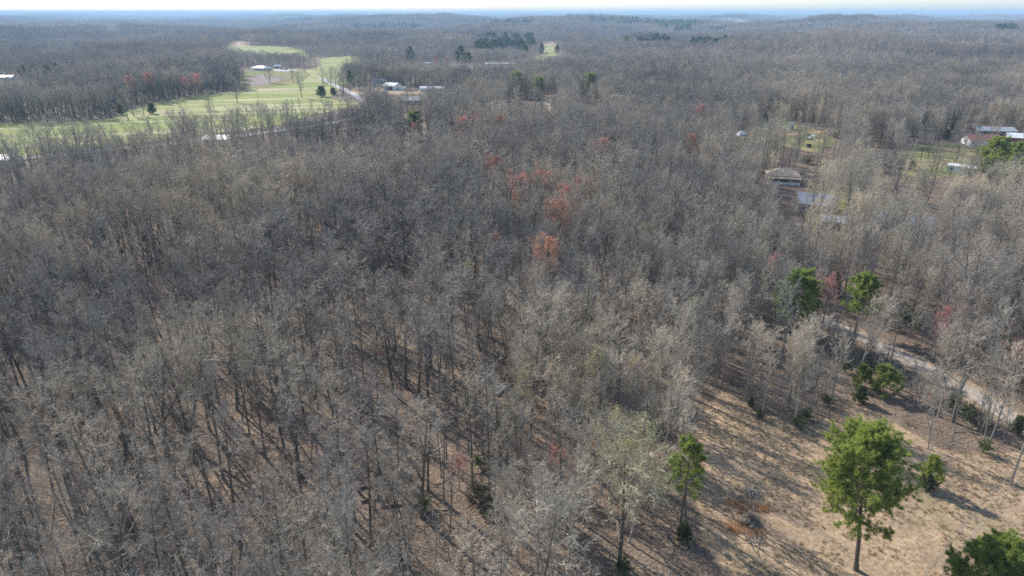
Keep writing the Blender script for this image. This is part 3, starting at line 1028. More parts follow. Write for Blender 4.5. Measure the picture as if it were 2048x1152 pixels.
def building(name, label, cat, px, py, yaw, L, W, h, rise, wall, roof, style='gable', wins=3, door=True, opening=None, porch=False, sink=0.3, keep=0.35, group=None, chimney=False, gablewin=True, xy=None, clear=None):
    x, y = xy if xy else spot(px, py)
    o = thing(name, label, cat, (x, y, float(H(x, y))), R(yaw), group)
    th, ov = 0.16, 0.45
    if style == 'gable':
        zt = h + rise - th - 0.02
        prof = [(-W / 2, -sink), (W / 2, -sink), (W / 2, h - 0.02), (0, zt), (-W / 2, h - 0.02)]
        part('wall', extrude_x(prof, -L / 2, L / 2), wall, o)
        sl_ = rise / (W / 2)
        e, ze, zr = W / 2 + ov, h - ov * sl_ + th, h + rise + 0.02
        rp = [(0, zr), (-e, ze), (-e, ze - th), (0, zr - th), (e, ze - th), (e, ze)]
        rf = MB()
        for s_ in (-1, 1):
            p4 = [(0, zr), (s_ * e, ze), (s_ * e, ze - th), (0, zr - th)]
            V = [(q, a_, b_) for q in (-L / 2 - ov, L / 2 + ov) for a_, b_ in p4]
            rf.add(V, [(0, 1, 5, 4), (1, 2, 6, 5), (2, 3, 7, 6), (0, 3, 2, 1), (4, 5, 6, 7)])
        r_ = part('roof', rf, roof, o)
        n_seam = int(L / 1.2)
    elif style == 'hip':
        part('wall', bx(-L / 2, L / 2, -W / 2, W / 2, -sink, h), wall, o)
        a_, b_, rl = L / 2 + ov, W / 2 + ov, max(0.3, (L - W) / 2)
        V = [(-a_, -b_, h), (a_, -b_, h), (a_, b_, h), (-a_, b_, h), (-rl, 0, h + rise), (rl, 0, h + rise)]
        V += [(-a_, -b_, h + th), (a_, -b_, h + th), (a_, b_, h + th), (-a_, b_, h + th)]
        rf = MB().add(V, [(6, 7, 5, 4), (8, 9, 4, 5), (0, 1, 7, 6), (1, 2, 8, 7), (2, 3, 9, 8), (3, 0, 6, 9), (0, 3, 2, 1)], [(7, 8, 5), (9, 6, 4)])
        r_ = part('roof', rf, roof, o)
    else:
        part('wall', bx(-L / 2, L / 2, -W / 2, W / 2, -sink, h), wall, o)
        V = []
        a_, b_ = L / 2 + 0.25, W / 2 + 0.25
        ns = 8
        pr = [(-b_ + 2 * b_ * i / ns, h + 0.08 + rise * math.sin(PI * i / ns)) for i in range(ns + 1)] + [(b_, h + 0.01), (-b_, h + 0.01)]
        r_ = part('roof', extrude_x(pr, -a_, a_), roof, o)
    if chimney:
        part('chimney', bx(-0.4, 0.4, 0.6, 1.4, h + rise * 0.4, h + rise + 0.9), M['brick'], r_)
    wz0, wz1 = min(0.95, h * 0.35), min(2.05, h * 0.8)
    slots = []
    for sgn in (-1, 1):
        for i in range(wins):
            xx = -L / 2 + L * (i + 0.5) / wins
            if opening and sgn == -1 and abs(xx - opening[0]) < opening[1]:
                continue
            slots.append((xx, sgn))
    di = len(slots) // 2 // 2 if door else -1
    for k, (xx, sgn) in enumerate(slots):
        yy = sgn * W / 2
        if sgn == -1 and k == di:
            d_ = part('door', bx(xx - 0.5, xx + 0.5, min(yy, yy + sgn * 0.05), max(yy, yy + sgn * 0.05), 0.02, 2.08), M['dark_wall'], o)
            part('handle', bx(xx + 0.36, xx + 0.44, min(yy + sgn * 0.05, yy + sgn * 0.10), max(yy + sgn * 0.05, yy + sgn * 0.10), 1.0, 1.06), M['steel'], d_)
            continue
        wn = part('window', bx(xx - 0.62, xx + 0.62, min(yy, yy + sgn * 0.05), max(yy, yy + sgn * 0.05), wz0, wz1), M['trim'], o)
        part('pane', bx(xx - 0.52, xx + 0.52, min(yy + sgn * 0.05, yy + sgn * 0.062), max(yy + sgn * 0.05, yy + sgn * 0.062), wz0 + 0.1, wz1 - 0.1), M['glass'], wn)
    if gablewin:
        for sgn in (-1, 1):
            xx = sgn * L / 2
            wn = part('window', bx(min(xx, xx + sgn * 0.05), max(xx, xx + sgn * 0.05), -0.6, 0.6, wz0, wz1), M['trim'], o)
            part('pane', bx(min(xx + sgn * 0.05, xx + sgn * 0.062), max(xx + sgn * 0.05, xx + sgn * 0.062), -0.5, 0.5, wz0 + 0.1, wz1 - 0.1), M['glass'], wn)
    if opening:
        c_, hw, hh = opening
        part('doorway', bx(c_ - hw, c_ + hw, -W / 2 - 0.05, -W / 2, 0.02, hh), M['opening'], o)
    if porch:
        pd = 2.6
        part('porch_roof', MB().add([(-L / 2 - 0.3, -W / 2 - pd, h - 0.55), (L / 2 + 0.3, -W / 2 - pd, h - 0.55), (L / 2 + 0.3, -W / 2 - 0.02, h - 0.15), (-L / 2 - 0.3, -W / 2 - 0.02, h - 0.15),
                                     (-L / 2 - 0.3, -W / 2 - pd, h - 0.42), (L / 2 + 0.3, -W / 2 - pd, h - 0.42), (L / 2 + 0.3, -W / 2 - 0.02, h - 0.02), (-L / 2 - 0.3, -W / 2 - 0.02, h - 0.02)],
                                    [(0, 3, 2, 1), (4, 5, 6, 7), (0, 1, 5, 4), (1, 2, 6, 5), (3, 0, 4, 7), (2, 3, 7, 6)]), roof, o)
        part('porch_floor', bx(-L / 2, L / 2, -W / 2 - pd, -W / 2 - 0.02, -sink, 0.25), M['trim'], o)
        n_ = max(3, int(L / 3))
        for i in range(n_ + 1):
            xx = -L / 2 + 0.1 + (L - 0.2) * i / n_
            part('porch_post', bx(xx - 0.08, xx + 0.08, -W / 2 - pd + 0.1, -W / 2 - pd + 0.26, 0.25, h - 0.5), M['trim'], o)
        part('railing', bx(-L / 2 + 0.2, L / 2 - 0.2, -W / 2 - pd + 0.12, -W / 2 - pd + 0.17, 0.35, 1.1), M['trim'], o)
    clear_around(x, y, clear if clear else math.hypot(L, W) / 2 + 2.5)
    show(x, y, L / 2 + (4.5 if px < 1100 else 1.5), keep)
    return o


building('farmhouse', 'white farmhouse with hip roof and long porch above the green pasture', 'house', 524, 141, -24, 20, 11, 3.6, 2.2, M['white_paint'], M['white_metal'], 'hip', 5, porch=True, chimney=True, keep=0.1)
building('garage', 'small pale garage beside the white farmhouse with porch', 'garage', 556, 137, 5, 8, 7, 2.8, 1.8, M['white_paint'], M['grey_metal'], 'gable', 2, False, (0, 2.4, 2.4), keep=0.15)
building('cottage', 'pale blue cottage with gabled roof left of the white barn', 'house', 758, 167, 24, 12.5, 7, 2.8, 2.0, M['pale_blue'], M['grey_roof'], 'gable', 4, keep=0.05)
building('barn', 'white barn with metal roof and open front between cottage and long white shed', 'barn', 785, 180, -24, 12, 10, 4.4, 2.0, M['white_paint'], M['white_metal'], 'gable', 2, False, (0, 3.6, 3.2), keep=0.04)
building('shipping_trailer', 'white box trailer parked against right side of the white barn', 'trailer', 806, 181, 4, 6.5, 2.6, 3.0, 0.05, M['pale_blue'], M['white_metal'], 'flat', 0, False, None, keep=0.03, gablewin=False)
building('long_shed', 'long low white shed with shiny rounded roof right of the barn', 'shed', 865, 182, -2, 21, 7, 2.4, 1.5, M['white_paint'], M['white_metal'], 'flat', 5, True, None, keep=0.04)
building('striped_shed', 'grey shed with patchy striped metal roof in front of the white barn', 'shed', 822, 208, 0, 15, 11, 3.2, 2.2, M['dark_wall'], M['rust_metal'], 'gable', 4, keep=0.05)
building('mobile_home', 'grey-roofed mobile home among bare trees right of the long white shed', 'house', 916, 192, 2, 14, 5, 2.6, 0.6, M['white_paint'], M['grey_metal'], 'flat', 4, keep=0.35)
building('roadside_shop', 'low building with pale metal roof beside the country road among bare trees', 'building', 440, 288, -6, 13, 8, 3.0, 1.6, M['white_paint'], M['white_metal'], 'gable', 4, keep=0.6)
building('roadside_house', 'pale-roofed house at the left edge beside the country road', 'house', 10, 330, -6, 12, 8, 3.0, 1.6, M['white_paint'], M['white_metal'], 'gable', 4, keep=0.6)
building('farm_building', 'white-roofed farm building at far left beyond the green pasture', 'building', 12, 160, 4, 17, 8, 3.2, 1.6, M['white_paint'], M['white_metal'], 'gable', 4, keep=0.05)
building('trailer_home', 'white trailer home alone in the far left woodland', 'house', 249, 101, 3, 20, 6, 3.2, 0.8, M['white_paint'], M['white_metal'], 'flat', 4, keep=0.0)
building('poultry_house', 'very long low white-roofed building in front of the dark pine stand', 'building', 1000, 131, 2, 40, 9, 2.6, 1.2, M['white_paint'], M['white_metal'], 'flat', 8, keep=0.05)
building('white_trailer', 'small white trailer below red-budded maples left of the pine stand', 'trailer', 858, 130, 2, 10, 4, 2.8, 0.4, M['white_paint'], M['white_metal'], 'flat', 2, keep=0.05)
building('ridge_house', 'tiny white house in a gap of the far woodland below the horizon', 'house', 990, 53, 0, 22, 12, 4, 3, M['white_paint'], M['white_metal'], 'gable', 4, keep=0.0)
# right side homes
building('brown_roof_house', 'brick house with tan brown hip roof surrounded by bare trees', 'house', 1563, 362, -14, 11.5, 9, 2.8, 2.4, M['brick'], M['brown_roof'], 'hip', 3, porch=True, keep=0.08)
building('blue_roof_house', 'house with blue metal roof below the tan brown roofed one', 'house', 1629, 420, -22, 11, 9.5, 3.0, 2.6, M['beige_wall'], M['blue_roof'], 'gable', 3, keep=0.42)
building('carport', 'grey metal carport with dark opening between two blue roofs', 'carport', 1668, 455, -20, 8, 6, 2.6, 1.2, M['grey_metal'], M['grey_metal'], 'gable', 0, False, (1, 2.2, 2.1), keep=0.6, gablewin=False)
building('blue_gable_house', 'white-gabled house with dull blue roof right of the grey carport', 'house', 1748, 450, -25, 8, 7, 2.8, 2.0, M['white_paint'], M['blue_roof'], 'gable', 2, keep=0.55)
building('long_blue_house', 'long low house with blue roof at the right of the blue-roofed row', 'house', 1812, 460, -20, 12, 7, 2.8, 2.0, M['white_paint'], M['blue_roof'], 'gable', 3, keep=0.6)
building('garden_shed', 'tall narrow white shed on the small lawn among bare trees', 'shed', 1580, 259, 35, 3.4, 2.6, 2.6, 1.3, M['white_paint'], M['white_metal'], 'gable', 1, True, None, keep=0.15, gablewin=False)
building('red_roof_house', 'white house with faded red roof left of the red barn', 'house', 1960, 289, -3, 15, 8, 2.8, 2.2, M['white_paint'], M['red_roof'], 'gable', 4, keep=0.25)
building('red_barn', 'red barn with white metal roof at the right edge', 'barn', 2036, 288, -28, 11, 8, 3.6, 1.8, M['red_wall'], M['white_metal'], 'gable', 2, False, (1.5, 2.2, 2.6), keep=0.2)
building('long_grey_barn', 'long grey-roofed barn behind the faded red roof', 'barn', 1984, 271, -6, 19, 8, 3.0, 1.6, M['dark_wall'], M['grey_metal'], 'gable', 5, keep=0.25)
building('lean_to', 'open lean-to with white metal roof in front of the red barn', 'shed', 2018, 298, -28, 10, 6, 2.5, 0.5, M['grey_metal'], M['white_metal'], 'flat', 0, False, (0, 3.5, 2.2), keep=0.05, gablewin=False)
building('white_mobile_home', 'long white mobile home set diagonally behind bare trees near the right pines', 'house', 1943, 348, -48, 17, 5.0, 2.7, 0.5, M['white_paint'], M['white_metal'], 'flat', 5, keep=0.3)


# ------------------------------------------------------------------ vehicles and small yard things
def vehicle(label, px, py, yaw, paint, kind='car', keep=0.05):
    x, y = spot(px, py)
    o = thing('pickup_truck' if kind == 'truck' else 'parked_car', label, 'truck' if kind == 'truck' else 'car', (x, y, float(H(x, y)) + 0.2), R(yaw))
    if kind == 'truck':
        prof = [(-2.6, 0.45), (2.6, 0.45), (2.6, 1.0), (1.3, 1.12), (0.7, 1.75), (-0.6, 1.78), (-0.75, 1.12), (-2.6, 1.1)]
        gl = [(1.12, 1.16), (0.66, 1.68), (-0.52, 1.7), (-0.62, 1.16)]
    else:
        prof = [(-2.2, 0.4), (2.2, 0.4), (2.2, 0.85), (1.15, 1.0), (0.5, 1.48), (-1.1, 1.5), (-1.9, 1.02), (-2.2, 0.95)]
        gl = [(1.0, 1.03), (0.46, 1.42), (-1.06, 1.43), (-1.7, 1.04)]
    V = np.array([(u, s_ * (0.9 if z < 1.1 else 0.72), z) for s_ in (-1, 1) for u, z in prof])
    n = len(prof)
    mb = MB().add(V, [(i, (i + 1) % n, n + (i + 1) % n, n + i) for i in range(n)],
                  [(0, i, i + 1) for i in range(1, n - 1)] + [(n, n + i + 1, n + i) for i in range(1, n - 1)])
    part('body', mb, paint, o)
    for s_ in (-1, 1):
        V = np.array([(u, s_ * (0.93 if z < 1.1 else 0.78), z) for u, z in gl] + [(u, s_ * 0.7, z) for u, z in gl])
        part('window', MB().add(V, [(0, 1, 2, 3), (0, 4, 5, 1), (1, 5, 6, 2), (2, 6, 7, 3), (3, 7, 4, 0)]), M['glass'], o)
    for u in (-1.45, 1.4):
        for s_ in (-1, 1):
            wv = part('wheel', MB().tube([(u, s_ * 0.72, 0.33), (u, s_ * 0.95, 0.33)], [0.34, 0.34], 14), M['rubber'], o)
            part('rim', MB().tube([(u, s_ * 0.90, 0.33), (u, s_ * 0.965, 0.33)], [0.2, 0.17], 10), M['steel'], wv)
    clear_around(x, y, 3.5)
    show(x, y, 2.5, keep)


vehicle('dark car at right of the pale garage by the farmhouse', 564, 139, 5, M['car_dark'])
vehicle('dark pickup truck parked beside the dark car near the farmhouse', 572, 140, 170, M['car_dark'], 'truck')
vehicle('silver car on the lane left of the white barn', 756, 186, 12, M['car_silver'])
vehicle('white car parked in front of the white barn', 771, 187, -8, M['car_white'])
vehicle('dark pickup truck right of the white box trailer', 820, 183, 8, M['car_dark'], 'truck')
vehicle('silver pickup truck between box trailer and long shed', 831, 183, -5, M['car_silver'], 'truck')
vehicle('white pickup truck on the small lawn right of the white shed', 1628, 275, 75, M['car_white'], 'truck', 0.12)
vehicle('small white car left of the pickup truck on the lawn', 1618, 279, 60, M['car_white'], 'car', 0.12)
vehicle('silver car left of the red barn by the faded red roof', 2001, 300, -20, M['car_silver'])

x, y = spot(1617, 295)
o = thing('trash_bin', 'dark square bin standing on the lawn below the pickup truck', 'bin', (x, y, float(H(x, y)) + 0.1))
part('bin_body', bx(-0.9, 0.9, -0.7, 0.7, 0.1, 1.5), M['car_dark'], o)
part('lid', bx(-0.95, 0.95, -0.75, 0.75, 1.51, 1.62), M['rubber'], o)
show(x, y, 2, 0.03)
x, y = spot(1483, 271)
o = thing('tarp_cover', 'crumpled white tarp draped over a heap in the woods left of the lawn', 'tarp', (x, y, float(H(x, y))), R(20), None, 1.2)
rg = np.random.default_rng(3)
gx, gy = np.meshgrid(np.linspace(-2.2, 2.2, 15), np.linspace(-1.6, 1.6, 11), indexing='ij')
gz = 1.7 * np.clip(1 - (gx / 2.3) ** 4, 0, 1) * np.clip(1 - (gy / 1.7) ** 4, 0, 1) + rg.normal(0, 0.10, gx.shape)
gz = np.maximum(gz, 0.04)
ii, jj = np.meshgrid(np.arange(14), np.arange(10), indexing='ij')
q = ii * 11 + jj
part('cover', MB().add(np.stack([gx, gy, gz], -1), np.stack([q, q + 11, q + 12, q + 1], -1)), M['tarp'], o)
show(x, y, 3, 0.03)


def pole(px, py, h, label, r_=0.14, arm=True, lean=(0, 0)):
    x, y = spot(px, py)
    o = thing('utility_pole', label, 'pole', (x, y, float(H(x, y))), R(20))
    o.rotation_euler = (lean[0], lean[1], R(20))
    part('post', MB().tube([(0, 0, -0.3), (0, 0, h * 0.5), (0, 0, h)], [r_, r_ * 0.85, r_ * 0.7], 10), M['wood_pole'], o)
    if arm:
        part('crossarm', bx(-1.1, 1.1, r_ * 0.75, r_ * 0.75 + 0.1, h - 0.7, h - 0.58), M['wood_pole'], o)
        for u in (-0.95, 0.0, 0.95):
            part('insulator', MB().tube([(u, r_ * 0.75 + 0.05, h - 0.58), (u, r_ * 0.75 + 0.05, h - 0.42)], [0.05, 0.035], 8), M['trim'], o)
    show(x, y, 1.5, 0.2)
    return x, y


pole(2021, 969, 9.5, 'grey wooden utility pole standing in the dry grass at the right edge', 0.15, False, (0.0, 0.02))
pole(518, 203, 10, 'wooden utility pole in the green pasture right of the lone round tree')
pole(510, 151, 9, 'wooden utility pole just left of the farmhouse porch')

# ------------------------------------------------------------------ evergreens
PINES = {}
for key, kw in dict(
        hero=dict(seed=101, h=19.5, r=0.30, t0=0.38, nl=96, cr=5.3, top=0.70, nm=36, nlen=0.46, nw=0.024, sub=10),
        corner=dict(seed=102, h=11, r=0.2, t0=0.15, nl=85, cr=4.6, top=0.66, nm=30, nlen=0.46, nw=0.028, sub=8),
        mid_a=dict(seed=103, h=14, r=0.2, t0=0.33, nl=70, cr=4.6, top=0.66, nm=24, nlen=0.46, nw=0.038, sub=7),
        mid_b=dict(seed=104, h=14, r=0.17, t0=0.40, nl=52, cr=3.7, top=0.62, nm=22, nlen=0.44, nw=0.038, sub=7),
        thin=dict(seed=105, h=14.5, r=0.14, t0=0.38, nl=30, cr=2.6, top=0.75, nm=22, nlen=0.42, nw=0.03, sub=5),
        small=dict(seed=106, h=5.5, r=0.09, t0=0.12, nl=30, cr=2.3, top=0.5, nm=22, nlen=0.34, nw=0.03, sub=5, sparse_low=False)).items():
    a, b = pine_parts(**kw)
    PINES[key] = as_pair(a, b, M['pine_bark'], M['needle'], key)
for key, kw in dict(
        far_a=dict(seed=111, h=22, r=0.25, t0=0.30, nl=44, cr=5.0, top=0.6, nm=9, nlen=0.85, nw=0.15, sub=4),
        far_b=dict(seed=112, h=20, r=0.22, t0=0.42, nl=36, cr=4.6, top=0.6, nm=9, nlen=0.85, nw=0.15, sub=4)).items():
    a, b = pine_parts(**kw)
    PINES[key] = as_pair(a, b, M['pine_bark'], M['needle_dark'], key)
    PINES[key + '_raw'] = combined(a, b, [M['pine_bark'], M['needle_dark']], key + '_whole')
a, b = cedar_parts(121, 8.0, 3.6, 1300, 0.05, 0.5, 0.09, 0.5)
PINES['cedar'] = as_pair(a, b, M['pine_bark'], M['cedar'], 'cedar')
a, b = cedar_parts(122, 3.2, 1.5, 700, 0.02, 0.3, 0.05, 0.7)
PINES['holly'] = as_pair(a, b, M['pine_bark'], M['cedar'], 'holly')
for key, kw, mt in (('bush_green', dict(seed=131, h=2.6, wd=1.7, leaves=420), 'shrub'), ('bush_dim', dict(seed=132, h=2.8, wd=1.9, leaves=330), 'shrub_dim'),
                    ('bush_bare', dict(seed=133, h=3.2, wd=2.2, stems=20, leaves=0), 'shrub_dim'), ('thicket', dict(seed=134, h=2.2, wd=2.4, stems=30, leaves=420, leaf=0.2), 'shrub_dim')):
    a, b = bush_parts(**kw)
    PINES[key] = (a.mesh(key + '_stems', M['twig']), b.mesh(key + '_leaves', M[mt]) if kw['leaves'] else None)


def evergreen(key, px, py, h, label, name='pine_tree', cat='pine tree', group=None, z=0.0, rz=None, keep=0.3, half=2.5, h0=None, wide=1.0, xy=None, back=0.7):
    x, y = xy if xy else spot(px, py, z)
    base_h = h0 or {'hero': 19.5, 'corner': 11, 'mid_a': 14, 'mid_b': 14, 'thin': 14.5, 'small': 5.5, 'far_a': 22, 'far_b': 20, 'cedar': 8, 'holly': 3.2}.get(key, 2.6)
    s_ = h / base_h
    o = thing(name, label, cat, (x, y, float(H(x, y))), rs.random() * 6.3 if rz is None else rz, group, (s_ * wide, s_ * wide, s_))
    part('trunk' if 'bush' not in key and key != 'thicket' else 'stems', PINES[key][0], None, o)
    if PINES[key][1]:
        part('crown' if 'bush' not in key and key != 'thicket' else 'leaves', PINES[key][1], None, o)
    clear_around(x, y, 1.8 if h > 4 else 1.0)
    if keep < 1:
        show(x, y, half, keep, back)
    return o


HP = evergreen('hero', 1712, 1140, 18.4, 'large round-crowned pine standing alone in the dry grass clearing', rz=2.2, keep=0.0, half=7)
HP.rotation_euler = (0.0, R(4.5), 2.2)
evergreen('corner', 1985, 1120, 10.5, 'bushy bright green pine top cut by the lower right corner', z=8.0, keep=0.0, half=6)
evergreen('mid_a', 1580, 672, 13.6, 'broad pine left of the two pines by the gravel drive', rz=1.0, keep=0.04, half=5.5, back=0.80, wide=1.1)
evergreen('mid_b', 1708, 668, 12.8, 'narrower pine right of the two pines by the gravel drive', rz=0.3, keep=0.06, half=4, back=0.80, wide=1.05)
evergreen('thin', 1360, 1056, 13.4, 'thin ragged pine at the woodland edge left of the brush piles', rz=0.5, keep=0.0, half=2.6)
evergreen('holly', 1367, 1080, 2.8, 'dark evergreen bush at the foot of the thin ragged pine', 'evergreen_shrub', 'shrub', keep=0.1, half=1.5)
evergreen('small', 1857, 976, 5.0, 'small pine with dark bushy base right of the large lone pine', keep=0.0, half=2, wide=0.75)
evergreen('holly', 1851, 978, 2.6, 'dark evergreen shrub at the foot of the small pine in the clearing', 'evergreen_shrub', 'shrub', keep=0.0, half=1.5, wide=1.2)
evergreen('small', 1766, 788, 5.2, 'bushy bright green young pine above the clearing before the drive', keep=0.05, half=2.5, wide=1.35)
evergreen('small', 1722, 776, 4.4, 'dull young pine left of the bushy bright one before the drive', keep=0.15, half=2)
evergreen('holly', 1717, 804, 3.4, 'dark round evergreen shrub at the top edge of the clearing', 'evergreen_shrub', 'shrub', keep=0.05, half=1.6)
evergreen('holly', 1520, 838, 2.0, 'dark narrow evergreen at a trunk foot on the clearing edge', 'evergreen_shrub', 'shrub', keep=0.1, half=1, wide=0.8)
evergreen('holly', 1501, 815, 2.2, 'ivy-dark evergreen left of the clearing edge trunks', 'evergreen_shrub', 'shrub', keep=0.1, half=1, wide=0.7)
evergreen('cedar', 1668, 590, 6, 'dark cedar between the two pines by the gravel drive', 'cedar_tree', 'cedar', keep=0.75, wide=0.6)
evergreen('cedar', 1470, 560, 5.5, 'dull green cedar alone in bare woods above the drive end', 'cedar_tree', 'cedar', keep=0.75, wide=0.7)
evergreen('cedar', 2032, 868, 3.5, 'dark cedar bush on the right edge beside the gravel drive', 'cedar_tree', 'cedar', keep=0.2, wide=0.8)
evergreen('mid_a', 825, 240, 14, 'small round pine alone below the striped shed roof', z=10, keep=0.1, half=5, wide=1.15)
evergreen('mid_a', 1034, 160, 20, 'left and tallest of three pines above the pale clearing', z=14, keep=0.08, half=7, wide=1.1)
evergreen('mid_b', 1075, 167, 18, 'middle of three pines above the pale clearing', z=13, keep=0.08, half=7, wide=1.1)
evergreen('mid_a', 1178, 161, 18, 'right and roundest of three pines above the pale clearing', z=13, keep=0.08, half=7, wide=1.2)
evergreen('cedar', 305, 228, 8.2, 'dark cedar standing in the pasture beside a bare trunk', 'cedar_tree', 'cedar', keep=0.02, half=5, wide=1.0)
evergreen('cedar', 243, 230, 8.0, 'dark cedar left of the bare trees on the pasture corner', 'cedar_tree', 'cedar', keep=0.02, half=5, wide=0.9)
evergreen('cedar', 643, 194, 9.5, 'wide dark cedar at the right end of the pasture', 'cedar_tree', 'cedar', keep=0.02, half=6, wide=1.25)
evergreen('cedar', 667, 191, 7.0, 'smaller dark cedar right of the wide one by the lane', 'cedar_tree', 'cedar', keep=0.02, half=4, wide=1.1)
evergreen('far_b', 700, 180, 17, 'tall thin pine beside the lane left of the cottage', keep=0.05, half=4)
evergreen('far_a', 820, 102, 24, 'round dark pine alone in woods left of the pine pair', z=18, keep=0.1, half=9, wide=1.4)
evergreen('far_a', 921, 105, 28, 'larger pine of the pair left of the dense pine stand', z=20, keep=0.1, half=9, wide=1.3)
evergreen('far_b', 935, 115, 21, 'lower pine of the pair left of the dense pine stand', z=15, keep=0.1, half=9, wide=1.2)
evergreen('far_a', 1083, 116, 23, 'tall open pine just right of the dense pine stand', keep=0.05, half=7)
evergreen('far_b', 1114, 115, 20, 'pine by the small green yard right of the pine stand', keep=0.05, half=7)
evergreen('mid_a', 1990, 303, 17, 'spreading pine in front of the red barn near the right edge', z=12, keep=0.3, back=0.86, half=6, wide=1.2)
evergreen('mid_a', 1986, 338, 14, 'pine below the spreading one and right of the white mobile home', z=10, keep=0.3, back=0.86, half=6, wide=1.1)
evergreen('mid_b', 2035, 312, 17, 'dark pine on the right edge below the red barn', z=12, keep=0.3, back=0.86, half=6, wide=1.2)
evergreen('mid_a', 2040, 343, 15, 'broad pine on the right edge above the bare woods', z=11, keep=0.3, back=0.86, half=6, wide=1.25)
evergreen('cedar', 1905, 262, 6, 'small dark cedar behind the lawn left of the long grey barn', 'cedar_tree', 'cedar', keep=0.1, wide=0.7)
evergreen('cedar', 1892, 280, 6, 'small dark cedar at the back corner of the right lawn', 'cedar_tree', 'cedar', keep=0.1, wide=0.8)
evergreen('holly', 1530, 245, 5.5, 'dark evergreen at the back edge of the small left lawn', 'evergreen_shrub', 'shrub', keep=0.2)
for i, (px, py) in enumerate([(44, 141), (68, 139), (92, 141), (112, 136), (122, 141), (150, 131)]):
    evergreen('far_b', px, py, 17, 'dark green pine in the loose row at far left woods', group='pines in the far left woods', z=12, keep=0.3, half=6, wide=1.2)
for i in range(9):
    evergreen('bush_green' if i % 3 else 'bush_dim', *[(1742, 735), (1815, 650), (1838, 668), (1795, 640), (1690, 745), (1930, 840), (1950, 852), (1905, 815), (1875, 770)][i],
              [2.6, 3.0, 2.4, 3.2, 2.2, 2.4, 2.2, 2.6, 2.4][i],
              ['leafy green bush left of the bright young pine', 'mossy green bush beyond the drive left of the pink-red maple', 'low mossy bush below another beyond the gravel drive',
               'tallest mossy bush beyond the gravel drive', 'green bush at the woods edge above the dark round shrub', 'leafy bush between clearing and drive nearest the right edge',
               'small green bush beside another near the drive at right', 'green bush on the bank between clearing and drive', 'leafy bush on the drive verge above the clearing'][i],
              'green_bush', 'bush', keep=0.4, half=1.5)
for px, py, h, lab in [(964, 1000, 2.8, 'dark tangled thicket in the middle of the lower woods'), (985, 1030, 2.2, 'low dark bramble mound below the tangled thicket'),
                       (1790, 335, 4.5, 'dark hedge-like thicket on the left of the right lawn'), (1815, 338, 4.5, 'second dark thicket on the right lawn beside a hedge-like one'), (1770, 345, 4.5, 'dark shrubby mound at the lower left of the right lawn'),
                       (1668, 275, 3.8, 'dull yellow-green thicket right of the pickup truck'), (1612, 328, 4.0, 'dark thicket above the tan brown roof')]:
    evergreen('thicket', px, py, h, lab, 'thicket', 'bush', keep=0.25, half=3, wide=1.2)
for px, py, lab in [(1595, 858, 'green weedy shrub at the foot of the clustered trunks'), (1610, 840, 'leafy shrub behind the clustered trunks on the clearing edge'), (1655, 812, 'low green shrub right of the clustered trunks'),
                    (1965, 905, 'green shrub at the foot of the tall pale tree on the right'), (850, 1020, 'pale green shrub left of the dark thicket'), (960, 935, 'yellow-green shrub just above the dark thicket'),
                    (1245, 1150, 'dark green shrub at the bottom edge near the big trunk')]:
    evergreen('bush_green', px, py, 1.9, lab, 'green_bush', 'bush', keep=0.4, half=1.2)

# dense pine stands among the bare woods (each pine its own object)
for nm, lab, x0, x1, y0, y1, n_, hh in (('stand', 'tall dark pine packed in the dense stand behind the long white-roofed building', 952, 1066, 88, 119, 60, 26),
                                        ('stand', 'dark pine in the long row of pine tops right of the dense stand', 1245, 1338, 88, 102, 32, 23),
                                        ('stand', 'dark pine in the rightmost slanting row of pine tops', 1380, 1490, 94, 110, 30, 22)):
    for i in range(n_):
        u, v = (i + rs.random()) / n_, rs.random()
        px = x0 + (x1 - x0) * u
        py = y0 + (y1 - y0) * v + (10 * u if y0 == 96 else 0)
        xw, yw = spot(px, py)
        evergreen('far_a' if i % 2 else 'far_b', 0, 0, hh * rs.uniform(0.88, 1.1), lab, group=lab.split(' in ')[-1] + ' pines', xy=(xw, yw), keep=0.3, half=6, back=0.86, wide=1.25)


# ------------------------------------------------------------------ budding trees
def budding(seed, base_kw, mt, m_, s_, jit, frac=1.0, pale=False):
    tr, cw, tips = tree_parts(seed=seed, **base_kw)
    rng = np.random.default_rng(seed)
    tips = tips[rng.random(len(tips)) < frac]
    if mt != 'blossom':                                    # buds thinned low down: a top-lit look put into the crown colour
        hh = base_kw['h']
        tips = tips[rng.random(len(tips)) < np.clip((tips[:, 2] / hh - 0.50) * 4.5, 0.05, 1)]
    V, T = buds(rng, tips, m_, s_, jit)
    both = MB().merge(cw, None, 0).add(V, None, T, 1)
    tm, tw = (M['bark'], M['twig'])
    return tr.mesh('budding_trunk', tm, True), both.mesh('budding_crown', [tw, M[mt]])


mk = dict(h=15.5, r=0.16, t0=0.33, nl=18, cr=4.2, ang=R(44), n2=6, n3=5, n4=4)
BUD = dict(red=budding(41, mk, 'bud_red', 3, 0.05, 0.2), orange=budding(42, mk, 'bud_orange', 3, 0.052, 0.2), pink=budding(43, mk, 'bud_pink', 2, 0.05, 0.2),
           yellow=budding(44, dict(h=20.5, r=0.27, fork=True, t0=0.4, nl=24, cr=6.0, ang=R(48), upl=0.10, n2=6, n3=5, n4=5), 'bud_yellow', 2, 0.055, 0.2, 0.4),
           white=budding(45, dict(h=8, r=0.12, t0=0.15, nl=22, cr=3.2, ang=R(40), n2=6, n3=5, n4=4), 'blossom', 4, 0.06, 0.2),
           lime=budding(46, dict(h=14.5, r=0.11, t0=0.3, nl=18, cr=2.8, ang=R(32), n2=5, n3=5, n4=4, upl=0.2), 'bud_yellow', 1, 0.05, 0.2, 0.5))
BH = dict(red=15.5, orange=15.5, pink=15.5, yellow=20.5, white=8, lime=14.5)


